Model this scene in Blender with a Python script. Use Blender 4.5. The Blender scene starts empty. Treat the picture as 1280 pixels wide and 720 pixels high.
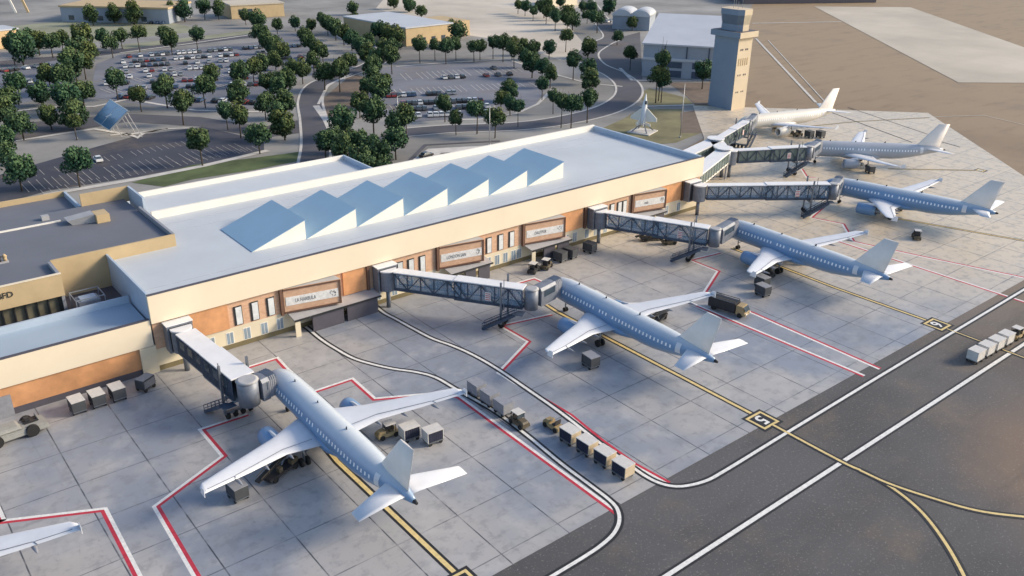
import bpy, bmesh, math, random
from mathutils import Vector, Matrix
random.seed(7)
R = math.radians
scene = bpy.context.scene
COL = scene.collection

# ------------------------------------------------------------------ camera
F_PX, PITCH, ROLL, YAW, CAM_H = 1091.37, 0.424859, 0.0133167, 0.886482, 66.0
cp, sp = math.cos(PITCH), math.sin(PITCH)
fwd = Vector((math.cos(YAW)*cp, math.sin(YAW)*cp, -sp))
r0 = fwd.cross(Vector((0, 0, 1))).normalized()
u0 = r0.cross(fwd)
rgt = math.cos(ROLL)*r0 + math.sin(ROLL)*u0
upv = -math.sin(ROLL)*r0 + math.cos(ROLL)*u0
cam_d = bpy.data.cameras.new('camera'); cam = bpy.data.objects.new('camera', cam_d); COL.objects.link(cam)
cam.matrix_world = Matrix(((rgt.x, upv.x, -fwd.x, 0), (rgt.y, upv.y, -fwd.y, 0), (rgt.z, upv.z, -fwd.z, CAM_H), (0, 0, 0, 1)))
cam_d.sensor_width = 36.0; cam_d.lens = F_PX*36.0/1280.0
cam_d.clip_start = 1.0; cam_d.clip_end = 6000.0
scene.camera = cam

def g(px, py, z=0.0):
    """ground point (surveyed from the photograph) at height z"""
    d = rgt*((px-640)/F_PX) - upv*((py-360)/F_PX) + fwd
    t = (z-CAM_H)/d.z
    return Vector((d.x*t, d.y*t, z))

# ------------------------------------------------------------------ materials
def new_mat(name):
    m = bpy.data.materials.new(name); m.use_nodes = True
    nt = m.node_tree
    return m, nt, nt.nodes['Principled BSDF']
def node(nt, typ, **kw):
    n = nt.nodes.new(typ)
    for k, v in kw.items():
        if k.startswith('i_'):
            n.inputs[k[2:].replace('_', ' ')].default_value = v
        else: setattr(n, k, v)
    return n
def rgba(c): return (c[0], c[1], c[2], 1.0)
MATS = {}
def mat(name, c, rough=.6, metal=0.0, var=.12, scale=.6, bump=0.0, c2=None, detail=5, coat=0.0, spec=.5, obj_space=False):
    if name in MATS: return MATS[name]
    m, nt, b = new_mat(name)
    L = nt.links.new
    if obj_space:
        co = node(nt, 'ShaderNodeTexCoord').outputs['Object']
    else:
        co = node(nt, 'ShaderNodeNewGeometry').outputs['Position']
    n = node(nt, 'ShaderNodeTexNoise', i_Scale=scale, i_Detail=detail, i_Roughness=.62)
    L(co, n.inputs['Vector'])
    ramp = node(nt, 'ShaderNodeValToRGB')
    ramp.color_ramp.elements[0].position = .32; ramp.color_ramp.elements[1].position = .68
    lo = tuple(x*(1-var) for x in c); hi = c2 or tuple(min(1, x*(1+var)) for x in c)
    ramp.color_ramp.elements[0].color = rgba(lo); ramp.color_ramp.elements[1].color = rgba(hi)
    L(n.outputs['Fac'], ramp.inputs['Fac']); L(ramp.outputs['Color'], b.inputs['Base Color'])
    b.inputs['Roughness'].default_value = rough; b.inputs['Metallic'].default_value = metal
    b.inputs['Specular IOR Level'].default_value = spec
    b.inputs['Coat Weight'].default_value = coat
    if bump:
        n2 = node(nt, 'ShaderNodeTexNoise', i_Scale=scale*12, i_Detail=4.0); L(co, n2.inputs['Vector'])
        bp = node(nt, 'ShaderNodeBump', i_Strength=bump, i_Distance=.05); L(n2.outputs['Fac'], bp.inputs['Height']); L(bp.outputs['Normal'], b.inputs['Normal'])
    MATS[name] = m
    return m

def math_(nt, op, a, b=None, c=None):
    n = node(nt, 'ShaderNodeMath', operation=op)
    for i, v in enumerate((a, b, c)):
        if v is None: continue
        if isinstance(v, (int, float)): n.inputs[i].default_value = v
        else: nt.links.new(v, n.inputs[i])
    return n.outputs[0]
def mixc(nt, f, a, b, blend='MIX'):
    n = node(nt, 'ShaderNodeMix', data_type='RGBA', blend_type=blend)
    for i, v in ((0, f), (6, a), (7, b)):
        if isinstance(v, (int, float)): n.inputs[i].default_value = v
        elif isinstance(v, tuple): n.inputs[i].default_value = rgba(v)
        else: nt.links.new(v, n.inputs[i])
    return n.outputs[2]
def smooth(nt, v, a, b):
    n = node(nt, 'ShaderNodeMapRange', interpolation_type='SMOOTHSTEP')
    n.inputs['From Min'].default_value = a; n.inputs['From Max'].default_value = b
    nt.links.new(v, n.inputs['Value']); return n.outputs[0]
def noise(nt, co, scale, detail=5, rough=.6, sx=None):
    if sx:
        mp = node(nt, 'ShaderNodeMapping'); mp.inputs['Scale'].default_value = sx; nt.links.new(co, mp.inputs['Vector']); co = mp.outputs[0]
    n = node(nt, 'ShaderNodeTexNoise', i_Scale=scale, i_Detail=float(detail), i_Roughness=rough); nt.links.new(co, n.inputs['Vector']); return n.outputs['Fac']

def concrete_mat():
    m, nt, b = new_mat('apron_concrete')
    L = nt.links.new
    pos = node(nt, 'ShaderNodeNewGeometry').outputs['Position']
    sx = node(nt, 'ShaderNodeSeparateXYZ'); L(pos, sx.inputs[0]); X, Y = sx.outputs[0], sx.outputs[1]
    ux = math_(nt, 'DIVIDE', math_(nt, 'SUBTRACT', X, 14.1-82), 8.2)
    uy = math_(nt, 'DIVIDE', math_(nt, 'SUBTRACT', Y, 75.2-82.5), 8.25)
    wob = math_(nt, 'MULTIPLY', math_(nt, 'SUBTRACT', noise(nt, pos, 1.2, 3), .5), .006)
    def joint(u, w):
        fr = math_(nt, 'FRACT', math_(nt, 'ADD', u, wob))
        d = math_(nt, 'MINIMUM', fr, math_(nt, 'SUBTRACT', 1.0, fr))
        return math_(nt, 'SUBTRACT', 1.0, smooth(nt, d, w*.4, w))
    jx = joint(ux, .0135); jy = joint(uy, .0135)
    jnt = math_(nt, 'MAXIMUM', jx, math_(nt, 'MULTIPLY', jy, .75))
    jnt = math_(nt, 'MULTIPLY', jnt, math_(nt, 'ADD', .35, smooth(nt, noise(nt, pos, .35, 3), .3, .6)))
    cell = node(nt, 'ShaderNodeCombineXYZ'); L(math_(nt, 'FLOOR', ux), cell.inputs[0]); L(math_(nt, 'FLOOR', uy), cell.inputs[1])
    wn = node(nt, 'ShaderNodeTexWhiteNoise', noise_dimensions='2D'); L(cell.outputs[0], wn.inputs[0])
    tone = noise(nt, pos, .035, 3)
    base = mixc(nt, smooth(nt, tone, .40, .56), (.235, .265, .325), (.41, .395, .385))  # bluish patches: soft cloud shadow put into the concrete colour
    # warm sunlit glow towards the far stands, painted into the concrete
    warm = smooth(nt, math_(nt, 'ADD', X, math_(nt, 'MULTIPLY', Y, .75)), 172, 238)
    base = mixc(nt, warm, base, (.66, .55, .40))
    mot = noise(nt, pos, .55, 8, .68)
    base = mixc(nt, math_(nt, 'MULTIPLY', smooth(nt, mot, .48, .64), .42), base, (.16, .165, .18))
    mot2 = noise(nt, pos, .22, 6, .6)
    base = mixc(nt, math_(nt, 'MULTIPLY', smooth(nt, mot2, .48, .72), .4), base, (.56, .55, .54))
    base = mixc(nt, math_(nt, 'MULTIPLY', math_(nt, 'SUBTRACT', wn.outputs[0], .3), .16), base, (.22, .22, .23))
    for sx_, th in (((.06, 1.6, 1), .6), ((1.5, .05, 1), .62)):
        tm = noise(nt, pos, .8, 3, .6, sx_)
        base = mixc(nt, math_(nt, 'MULTIPLY', smooth(nt, tm, th, th+.1), .16), base, (.10, .10, .11))
    # dark drips of oil and rubber
    sp_ = noise(nt, pos, .9, 4, .7, (1, .35, 1))
    base = mixc(nt, math_(nt, 'MULTIPLY', smooth(nt, sp_, .60, .72), .34), base, (.1, .1, .11))
    fine = noise(nt, pos, 14, 3)
    base = mixc(nt, .16, base, mixc(nt, fine, (.2, .2, .2), (.6, .6, .6)), 'MIX')
    base = mixc(nt, math_(nt, 'MULTIPLY', jnt, .72), base, (.055, .06, .075))
    L(base, b.inputs['Base Color'])
    rr = node(nt, 'ShaderNodeMapRange'); rr.inputs['To Min'].default_value = .26; rr.inputs['To Max'].default_value = .55
    L(mot2, rr.inputs['Value']); L(rr.outputs[0], b.inputs['Roughness'])
    bp = node(nt, 'ShaderNodeBump', i_Strength=.25, i_Distance=.02); L(fine, bp.inputs['Height']); L(bp.outputs['Normal'], b.inputs['Normal'])
    return m
def asphalt_mat(name, dark, warmc, speck=.25, gx=(150, 235), blob=False):
    m, nt, b = new_mat(name)
    L = nt.links.new
    pos = node(nt, 'ShaderNodeNewGeometry').outputs['Position']
    sx = node(nt, 'ShaderNodeSeparateXYZ'); L(pos, sx.inputs[0])
    big = noise(nt, pos, .028, 4)
    c = mixc(nt, smooth(nt, big, .38, .62), dark, tuple(x*1.35 for x in dark))
    c = mixc(nt, smooth(nt, math_(nt, 'ADD', sx.outputs[0], math_(nt, 'MULTIPLY', sx.outputs[1], .5)), gx[0], gx[1]), c, warmc)
    if blob:
        vm = node(nt, 'ShaderNodeVectorMath', operation='DISTANCE'); vm.inputs[1].default_value = (133, 26, 0)
        ad = node(nt, 'ShaderNodeVectorMath', operation='ADD'); nz = node(nt, 'ShaderNodeTexNoise', i_Scale=.05, i_Detail=4.0); L(pos, nz.inputs['Vector'])
        sc = node(nt, 'ShaderNodeVectorMath', operation='SCALE'); sc.inputs[3].default_value = 22; L(nz.outputs['Color'], sc.inputs[0])
        L(pos, ad.inputs[0]); L(sc.outputs[0], ad.inputs[1]); L(ad.outputs[0], vm.inputs[0])
        f_ = math_(nt, 'SUBTRACT', 1.0, smooth(nt, vm.outputs['Value'], 14, 38))
        c = mixc(nt, math_(nt, 'MULTIPLY', f_, .8), c, (.23, .155, .105))
    st = noise(nt, pos, .12, 6, .65, (.35, 1.6, 1))
    c = mixc(nt, math_(nt, 'MULTIPLY', smooth(nt, st, .5, .72), .35), c, tuple(x*.6 for x in dark))
    st2 = noise(nt, pos, .05, 6, .7)
    c = mixc(nt, math_(nt, 'MULTIPLY', smooth(nt, st2, .5, .7), .45), c, (.2, .155, .115))
    fn = noise(nt, pos, 3.2, 4, .8)
    c = mixc(nt, math_(nt, 'MULTIPLY', smooth(nt, fn, .56, .70), speck), c, (.32, .31, .30))
    L(c, b.inputs['Base Color']); b.inputs['Roughness'].default_value = .78
    bp = node(nt, 'ShaderNodeBump', i_Strength=.35, i_Distance=.02); L(fn, bp.inputs['Height']); L(bp.outputs['Normal'], b.inputs['Normal'])
    return m
def fuselage_mat():
    m, nt, b = new_mat('fuselage_paint_shade')
    L = nt.links.new
    tc = node(nt, 'ShaderNodeTexCoord').outputs['Object']
    sx = node(nt, 'ShaderNodeSeparateXYZ'); L(tc, sx.inputs[0])
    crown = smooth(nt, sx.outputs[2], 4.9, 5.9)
    c = mixc(nt, crown, (.18, .31, .50), (.62, .67, .71))  # blue shade on the sides and lit top painted into the hull
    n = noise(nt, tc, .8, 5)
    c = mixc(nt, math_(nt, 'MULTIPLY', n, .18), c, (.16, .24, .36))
    # panel joints around the hull
    fr = math_(nt, 'FRACT', math_(nt, 'DIVIDE', sx.outputs[1], 3.2))
    pj = math_(nt, 'SUBTRACT', 1.0, smooth(nt, fr, .004, .014))
    c = mixc(nt, math_(nt, 'MULTIPLY', pj, .35), c, (.15, .2, .28))
    L(c, b.inputs['Base Color']); b.inputs['Roughness'].default_value = .38; b.inputs['Coat Weight'].default_value = .25
    b.inputs['Coat Roughness'].default_value = .15
    return m
def glass_mat(name, c, rough=.12, alpha=.55):
    m, nt, b = new_mat(name)
    n = node(nt, 'ShaderNodeNewGeometry').outputs['Position']
    col = mixc(nt, noise(nt, n, .7, 3), tuple(x*.7 for x in c), c)
    nt.links.new(col, b.inputs['Base Color'])
    b.inputs['Roughness'].default_value = rough; b.inputs['Alpha'].default_value = alpha
    b.inputs['Specular IOR Level'].default_value = .8
    return m
def brick_mat():
    m, nt, b = new_mat('terracotta_brick')
    L = nt.links.new
    pos = node(nt, 'ShaderNodeNewGeometry').outputs['Position']
    mp = node(nt, 'ShaderNodeMapping'); mp.inputs['Rotation'].default_value = (R(90), 0, 0); L(pos, mp.inputs['Vector'])
    br = node(nt, 'ShaderNodeTexBrick', i_Scale=1.0)
    br.inputs['Color1'].default_value = (.56, .33, .21, 1); br.inputs['Color2'].default_value = (.66, .42, .28, 1); br.inputs['Mortar'].default_value = (.5, .36, .25, 1)
    br.inputs['Brick Width'].default_value = .6; br.inputs['Row Height'].default_value = .25; br.inputs['Mortar Size'].default_value = .015
    L(mp.outputs[0], br.inputs['Vector'])
    c = mixc(nt, smooth(nt, noise(nt, pos, .5, 5), .4, .7), br.outputs['Color'], (.70, .46, .31), 'MIX')
    c = mixc(nt, .35, br.outputs['Color'], c)
    L(c, b.inputs['Base Color']); b.inputs['Roughness'].default_value = .8
    return m
M_conc = concrete_mat()
M_taxi = asphalt_mat('taxiway_asphalt', (.075, .074, .077), (.24, .185, .135), .65, (140, 225), True)
M_far = asphalt_mat('airfield_ground', (.20, .145, .095), (.31, .23, .145), .12, (200, 500))
M_road = asphalt_mat('road_asphalt', (.075, .075, .088), (.13, .125, .125), .15, (300, 700))
M_lotdark = asphalt_mat('fresh_asphalt', (.045, .048, .065), (.05, .052, .065), .1, (300, 700))
M_lot = asphalt_mat('car_park_asphalt', (.155, .165, .20), (.20, .20, .215), .15, (200, 600))
M_padfar = mat('far_concrete', (.50, .45, .37), .8, var=.16, scale=.02, detail=8)
M_land = mat('landside_paving', (.25, .245, .235), .85, var=.4, scale=.02, detail=9)
M_field = mat('dry_field', (.52, .47, .40), .9, var=.25, scale=.015, detail=10)
M_grass = mat('lawn', (.085, .115, .045), .95, var=.35, scale=.12, detail=9, bump=.3)
M_drygrass = mat('dry_grass', (.20, .185, .10), .95, var=.3, scale=.1, detail=9, bump=.3)
M_verge = mat('verge_grass', (.26, .27, .19), .95, var=.25, scale=.06, detail=9)
M_kerb = mat('kerb_concrete', (.55, .53, .50), .85, var=.15, scale=.3)
M_mulch = mat('mulch_bed', (.16, .125, .10), .95, var=.2, scale=.3)
M_white = mat('white_paint', (.76, .75, .72), .55, var=.16, scale=2.0, detail=9)
M_red = mat('red_paint', (.50, .035, .06), .6, var=.2, scale=1.5)
M_blackp = mat('black_paint', (.018, .018, .02), .6, var=.2, scale=2)
M_yellow = mat('yellow_paint', (.70, .54, .24), .6, var=.15, scale=1.5)
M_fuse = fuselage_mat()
M_wing = mat('wing_paint', (.70, .72, .76), .42, var=.05, scale=.5, coat=.15, obj_space=True)
M_fin = mat('tail_paint', (.86, .79, .72), .45, var=.05, scale=.5, coat=.15, obj_space=True)
M_winedge = mat('window_glint', (.95, .96, .98), .3, var=.02)
M_dark = mat('dark_trim', (.02, .022, .026), .5, var=.2)
M_rubber = mat('rubber', (.018, .018, .018), .85, var=.2)
M_steel = mat('grey_steel', (.22, .24, .27), .45, .6, var=.15, scale=1.5)
M_bluesteel = mat('blue_grey_steel', (.06, .085, .13), .5, .3, var=.2, scale=1.2)
M_corr = mat('corrugated_grey', (.30, .32, .36), .5, .3, var=.2, scale=1.0)
M_roofw = mat('white_membrane', (.52, .56, .60), .6, var=.06, scale=.08, detail=8)
M_fascia = mat('cream_cladding', (.78, .68, .52), .6, var=.035, scale=.15)
M_creamwall = mat('cream_wall', (.70, .62, .46), .7, var=.06, scale=.3)
M_parapet = mat('parapet_white', (.80, .77, .70), .6, var=.04, scale=.3)
M_parblue = mat('parapet_blue_shade', (.42, .50, .60), .5, var=.06, scale=.3)  # blue shade of side walls painted in; also plain blue-grey parts
M_sky = mat('skylight_glazing', (.31, .47, .60), .35, var=.05, scale=.1, spec=.7)
M_brick = brick_mat()
M_ink = mat('faded_ink', (.14, .14, .15), .7, var=.5, scale=5)
M_orange = mat('orange_panel', (.60, .30, .14), .6, var=.2, scale=.35, detail=7)
M_olive = mat('olive_base', (.17, .14, .075), .8, var=.15, scale=.5)
M_browncol = mat('brown_metal', (.14, .075, .05), .5, var=.2)
M_darkroof = mat('dark_membrane', (.15, .16, .19), .75, var=.08, scale=.1, detail=8)
M_tanwall = mat('tan_wall', (.50, .38, .22), .75, var=.08, scale=.3)
M_blueroof = mat('blue_membrane', (.36, .45, .54), .5, var=.06, scale=.08)
M_glassd = mat('dark_window', (.05, .07, .09), .12, var=.3, scale=.8, spec=.8)
M_glassl = mat('pale_window', (.66, .69, .70), .18, var=.12, scale=1.0, spec=.8)
M_slate = mat('slate_shutter', (.085, .08, .10), .6, var=.1)
M_canopy = mat('grey_canopy', (.40, .40, .41), .6, var=.08)
M_glassb = glass_mat('bridge_glass', (.30, .45, .62), .12, .38)
M_glassg = glass_mat('walkway_glass', (.26, .33, .30), .12, .7)
M_glassroof = mat('bridge_roof', (.78, .78, .79), .5, var=.05, scale=.6)
M_cabside = mat('cab_cladding', (.19, .21, .25), .5, .2, var=.2, scale=1.0)
M_inner = mat('bridge_floor', (.35, .37, .40), .6, var=.1)
M_cartw = mat('cart_shell', (.60, .58, .55), .55, var=.08, scale=1.5, obj_space=True)
M_cartt = mat('cart_tan', (.52, .43, .30), .6, var=.1, scale=1.5, obj_space=True)
M_cartg = mat('cart_grey', (.27, .28, .31), .55, var=.12, scale=1.5, obj_space=True)
M_cartdg = mat('cart_charcoal', (.06, .065, .072), .55, var=.15, scale=1.5, obj_space=True)
M_curt = mat('navy_curtain', (.018, .022, .045), .8, var=.2, scale=3, obj_space=True)
M_vehtan = mat('vehicle_tan', (.36, .27, .14), .5, var=.15, scale=1.5, obj_space=True)
M_vehbrown = mat('vehicle_brown', (.11, .09, .06), .55, var=.2, scale=1.5, obj_space=True)
M_vehgrey = mat('vehicle_pale', (.30, .30, .28), .5, var=.1, scale=1.5, obj_space=True)
M_vehblk = mat('vehicle_black', (.03, .03, .034), .5, var=.2, scale=2, obj_space=True)
M_vehyel = mat('vehicle_yellow', (.58, .40, .12), .5, var=.12, scale=2, obj_space=True)
M_bark = mat('bark', (.07, .055, .04), .9, var=.25, scale=3)
def leaf_mat(name, c, rough=.75):
    m, nt, b = new_mat(name)
    oi = node(nt, 'ShaderNodeObjectInfo'); pos = node(nt, 'ShaderNodeNewGeometry').outputs['Position']
    c1 = mixc(nt, oi.outputs['Random'], tuple(v*k for v, k in zip(c, (1.35, 1.05, .8))), tuple(v*k for v, k in zip(c, (.75, 1.0, 1.15))))
    c2 = mixc(nt, math_(nt, 'MULTIPLY', noise(nt, pos, .9, 4), .5), c1, tuple(v*.45 for v in c))
    nt.links.new(c2, b.inputs['Base Color']); b.inputs['Roughness'].default_value = rough; b.inputs['Specular IOR Level'].default_value = .25
    return m
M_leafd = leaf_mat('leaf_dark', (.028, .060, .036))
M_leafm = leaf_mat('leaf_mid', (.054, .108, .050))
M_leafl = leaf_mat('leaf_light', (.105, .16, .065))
M_towercream = mat('tower_concrete', (.60, .50, .36), .7, var=.04, scale=.2)  # the tower's own cream concrete
M_blueshade = mat('tower_blue_shade', (.20, .26, .34), .6, var=.05, scale=.2)  # blue shade of the tower's left faces, painted as colour
M_hroof = mat('hangar_roof', (.50, .52, .56), .5, var=.06, scale=.1)
M_hwall = mat('hangar_wall', (.30, .34, .40), .65, var=.08, scale=.15)
M_solar = mat('solar_panel', (.10, .22, .38), .2, var=.1, scale=.4, spec=.7)
M_pole = mat('pole_metal', (.45, .45, .45), .4, .5, var=.1)
CARCOL = {'white': mat('car_white', (.78, .78, .78), .3, coat=.4), 'silver': mat('car_silver', (.42, .44, .46), .3, .3, coat=.4),
          'black': mat('car_black', (.02, .02, .025), .3, coat=.4), 'grey': mat('car_grey', (.10, .11, .12), .3, coat=.4),
          'blue': mat('car_blue', (.05, .09, .18), .3, coat=.4), 'red': mat('car_red', (.25, .04, .04), .3, coat=.4)}

# ------------------------------------------------------------------ object helpers
def tag(o, label=None, cat=None, group=None, kind=None):
    if label: o['label'] = label
    if cat: o['category'] = cat
    if group: o['group'] = group
    if kind: o['kind'] = kind
    return o
def empty(name, loc=(0, 0, 0), rz=0.0, label=None, cat=None, group=None, kind=None):
    o = bpy.data.objects.new(name, None); COL.objects.link(o); o.location = loc; o.rotation_euler = (0, 0, rz); o.empty_display_size = .5
    return tag(o, label, cat, group, kind)
def copy_tree(o, parent=None):
    c = o.copy(); COL.objects.link(c)
    if parent: c.parent = parent
    for ch in list(o.children): copy_tree(ch, c)
    return c

class MB:
    """collects geometry and links it as ONE mesh object"""
    def __init__(s): s.v = []; s.f = []; s.mi = []; s.sm = []
    def face(s, pts, m=0, smooth=False):
        i = len(s.v); s.v += [tuple(p) for p in pts]; s.f.append(tuple(range(i, i+len(pts)))); s.mi.append(m); s.sm.append(smooth); return s
    def box(s, x0, x1, y0, y1, z0, z1, m=0, top=None, bottom=True):
        P = [(x0, y0, z0), (x1, y0, z0), (x1, y1, z0), (x0, y1, z0), (x0, y0, z1), (x1, y0, z1), (x1, y1, z1), (x0, y1, z1)]
        return s.hexa(P, m, top)
    def hexa(s, P, m=0, top=None):
        i = len(s.v); s.v += [tuple(p) for p in P]
        for q in ((0, 3, 2, 1), (4, 5, 6, 7), (0, 1, 5, 4), (1, 2, 6, 5), (2, 3, 7, 6), (3, 0, 4, 7)):
            s.f.append(tuple(i+k for k in q)); s.sm.append(False)
        s.mi += [m, m if top is None else top, m, m, m, m]; return s
    def bar(s, a, b, w=.1, h=None, m=0):
        a, b = Vector(a), Vector(b); d = (b-a).normalized(); h = h or w
        r = d.cross(Vector((0, 0, 1)))
        if r.length < .01: r = Vector((1, 0, 0))
        r.normalize(); u = r.cross(d)
        r, u = r*w/2, u*h/2
        return s.hexa([a-r-u, a+r-u, b+r-u, b-r-u, a-r+u, a+r+u, b+r+u, b-r+u], m)
    def cyl(s, a, b, r, r2=None, n=12, m=0, caps=True, sm=True):
        a, b = Vector(a), Vector(b); d = (b-a).normalized(); r2 = r if r2 is None else r2
        p = d.cross(Vector((0, 0, 1)))
        if p.length < .01: p = Vector((1, 0, 0))
        p.normalize(); q = d.cross(p)
        i = len(s.v)
        for c, rr in ((a, r), (b, r2)):
            for k in range(n):
                t = 2*math.pi*k/n; s.v.append(tuple(c + p*rr*math.cos(t) + q*rr*math.sin(t)))
        for k in range(n):
            k2 = (k+1) % n; s.f.append((i+k, i+k2, i+n+k2, i+n+k)); s.mi.append(m); s.sm.append(sm)
        if caps:
            s.f.append(tuple(i+k for k in reversed(range(n)))); s.f.append(tuple(i+n+k for k in range(n))); s.mi += [m, m]; s.sm += [False, False]
        return s
    def loft(s, rings, m=0, caps=True, sm=True):
        n = len(rings[0]); i = len(s.v)
        for r in rings: s.v += [tuple(p) for p in r]
        for j in range(len(rings)-1):
            for k in range(n):
                k2 = (k+1) % n
                s.f.append((i+j*n+k, i+j*n+k2, i+(j+1)*n+k2, i+(j+1)*n+k)); s.mi.append(m); s.sm.append(sm)
        if caps:
            s.f.append(tuple(i+k for k in reversed(range(n)))); j = i+(len(rings)-1)*n
            s.f.append(tuple(j+k for k in range(n))); s.mi += [m, m]; s.sm += [False, False]
        return s
    def prism(s, poly, z0, z1, m=0, top=None):
        n = len(poly); i = len(s.v)
        s.v += [(p[0], p[1], z0) for p in poly] + [(p[0], p[1], z1) for p in poly]
        for k in range(n):
            k2 = (k+1) % n; s.f.append((i+k, i+k2, i+n+k2, i+n+k)); s.mi.append(m); s.sm.append(False)
        s.f.append(tuple(i+k for k in reversed(range(n)))); s.f.append(tuple(i+n+k for k in range(n))); s.mi += [m, m if top is None else top]; s.sm += [False, False]
        return s
    def mesh(s, name, mats, bevel=0.0):
        me = bpy.data.meshes.new(name); me.from_pydata(s.v, [], s.f)
        mats = mats if isinstance(mats, (list, tuple)) else [mats]
        for m in mats: me.materials.append(m)
        me.polygons.foreach_set('material_index', s.mi); me.polygons.foreach_set('use_smooth', s.sm)
        bm = bmesh.new(); bm.from_mesh(me); bmesh.ops.recalc_face_normals(bm, faces=bm.faces) if len(s.f) > 1 and not getattr(s, 'keep', False) else None
        if bevel:
            es = [e for e in bm.edges if len(e.link_faces) == 2 and e.calc_face_angle(0) > 1.0]
            bmesh.ops.bevel(bm, geom=es, offset=bevel, segments=2, affect='EDGES', clamp_overlap=True)
        bm.to_mesh(me); bm.free(); me.update(); return me
    def build(s, name, mats, parent=None, world=True, bevel=0.0, **kw):
        """world=True: vertices are world coordinates (parent unrotated); else local to the parent"""
        if parent is not None and world:
            o = Vector((0, 0, 0)); q_ = parent
            while q_ is not None: o = o+q_.location; q_ = q_.parent
            s.v = [(x-o.x, y-o.y, z-o.z) for x, y, z in s.v]
        ob = bpy.data.objects.new(name, s.mesh(name, mats, bevel)); COL.objects.link(ob)
        if parent is not None: ob.parent = parent
        return tag(ob, **kw)

def sheet(name, pts, z, m, label, cat='ground'):
    b = MB(); b.face([(p[0], p[1], z) for p in pts])
    me = b.mesh(name, m)
    bm = bmesh.new(); bm.from_mesh(me); bmesh.ops.triangulate(bm, faces=bm.faces)
    for f in bm.faces:
        f.normal_update()
        if f.normal.z < 0: f.normal_flip()
    bm.to_mesh(me); bm.free()
    o = bpy.data.objects.new(name, me); COL.objects.link(o)
    return tag(o, label, cat, kind='structure')
def gp(*pts): return [g(*p)[:2] for p in pts]
def spline(pts, n=10):
    P = [Vector(p[:2]) for p in pts]; P = [2*P[0]-P[1]] + P + [2*P[-1]-P[-2]]; out = []
    for i in range(1, len(P)-2):
        a, b, c, d = P[i-1:i+3]
        for k in range(n):
            t = k/n
            out.append(.5*((2*b) + (c-a)*t + (2*a-5*b+4*c-d)*t*t + (3*b-3*c+d-a)*t**3))
    out.append(P[-2]); return out
def ribbon(b, pts, w0, w1, z, m=0):
    """strip between signed offsets w0..w1 to the right of the polyline, mitred"""
    P = [Vector(p[:2]) for p in pts]; n = len(P); offs = []
    for i in range(n):
        d1 = (P[i]-P[i-1]).normalized() if i else None
        d2 = (P[i+1]-P[i]).normalized() if i < n-1 else None
        d1 = d1 or d2; d2 = d2 or d1
        n1 = Vector((d1.y, -d1.x)); n2 = Vector((d2.y, -d2.x)); k = (n1+n2)
        k = k/max(.35, k.dot(n1)) if k.length > .1 else n1
        offs.append(k)
    for i in range(n-1):
        a, c = P[i], P[i+1]; q = [a+offs[i]*w0, c+offs[i+1]*w0, c+offs[i+1]*w1, a+offs[i]*w1]
        b.face([(v.x, v.y, z) for v in q], m)
    return b
def line_obj(name, strips, label, cat='marking'):
    """strips: list of (pts, w0, w1, z, material_index)"""
    b = MB(); b.keep = True
    for s_ in strips: ribbon(b, *s_)
    me_mats = [M_white, M_blackp, M_yellow, M_red, M_kerb, M_road]
    me = b.mesh(name, me_mats)
    bm = bmesh.new(); bm.from_mesh(me)
    for f in bm.faces:
        f.normal_update()
        if f.normal.z < 0: f.normal_flip()
    bm.to_mesh(me); bm.free()
    o = bpy.data.objects.new(name, me); COL.objects.link(o)
    return tag(o, label, cat, kind='structure')

# ------------------------------------------------------------------ the ground
sheet('ground', [(-2500, -1500), (4000, -1500), (4000, 4000), (-2500, 4000)], -.14, M_far, 'taupe airfield ground running to the horizon')
A5 = g(1160, 141); A6 = g(1280, 220); dA = (A6-A5)
tt = (56.7-A5.y)/dA.y; A7 = A5+dA*tt
land_edge = [g(866, 132), g(893, 92), g(925, 30), g(945, 0)]
far_dir = (land_edge[-1]-land_edge[-2]).normalized()*2500
lp = [(-600, 121.9), (154.3, 121.9), g(845, 192)[:2], g(880, 172)[:2]] + [p[:2] for p in land_edge] + [(land_edge[-1]+far_dir)[:2], (-600, 3500)]
sheet('landside_ground', lp, -.10, M_land, 'pale paved and dusty land behind the terminal')
sheet('taxilane', [(-300, -400), (900, -400), (900, 40), A7[:2], (-300, 56.7)], -.02, M_taxi, 'dark weathered asphalt taxilane in front of the apron', 'taxiway')
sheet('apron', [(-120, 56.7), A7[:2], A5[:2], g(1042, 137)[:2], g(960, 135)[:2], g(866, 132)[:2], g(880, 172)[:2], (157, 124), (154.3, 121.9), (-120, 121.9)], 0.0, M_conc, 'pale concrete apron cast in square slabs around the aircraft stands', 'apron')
sheet('far_pad', gp((1018, 8), (1138, 9), (1280, 59), (1420, 108), (1420, 104), (1198, 103)), -.03, M_padfar, 'pale concrete parallelogram pad out on the airfield', 'apron')

# far taxiway marks
line_obj('far_taxiway_stripe', [(gp((945, 48), (1020, 128)), -.5, .5, -.02, 4), (gp((960, 50), (1032, 128)), -.2, .2, -.02, 4), (gp((940, 29), (1052, 27)), -.8, .8, -.02, 4),
        (gp((1165, 146), (1230, 144), (1290, 158)), -.15, .15, -.02, 4)], 'faded pale lines crossing the airfield behind the control tower')

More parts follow.
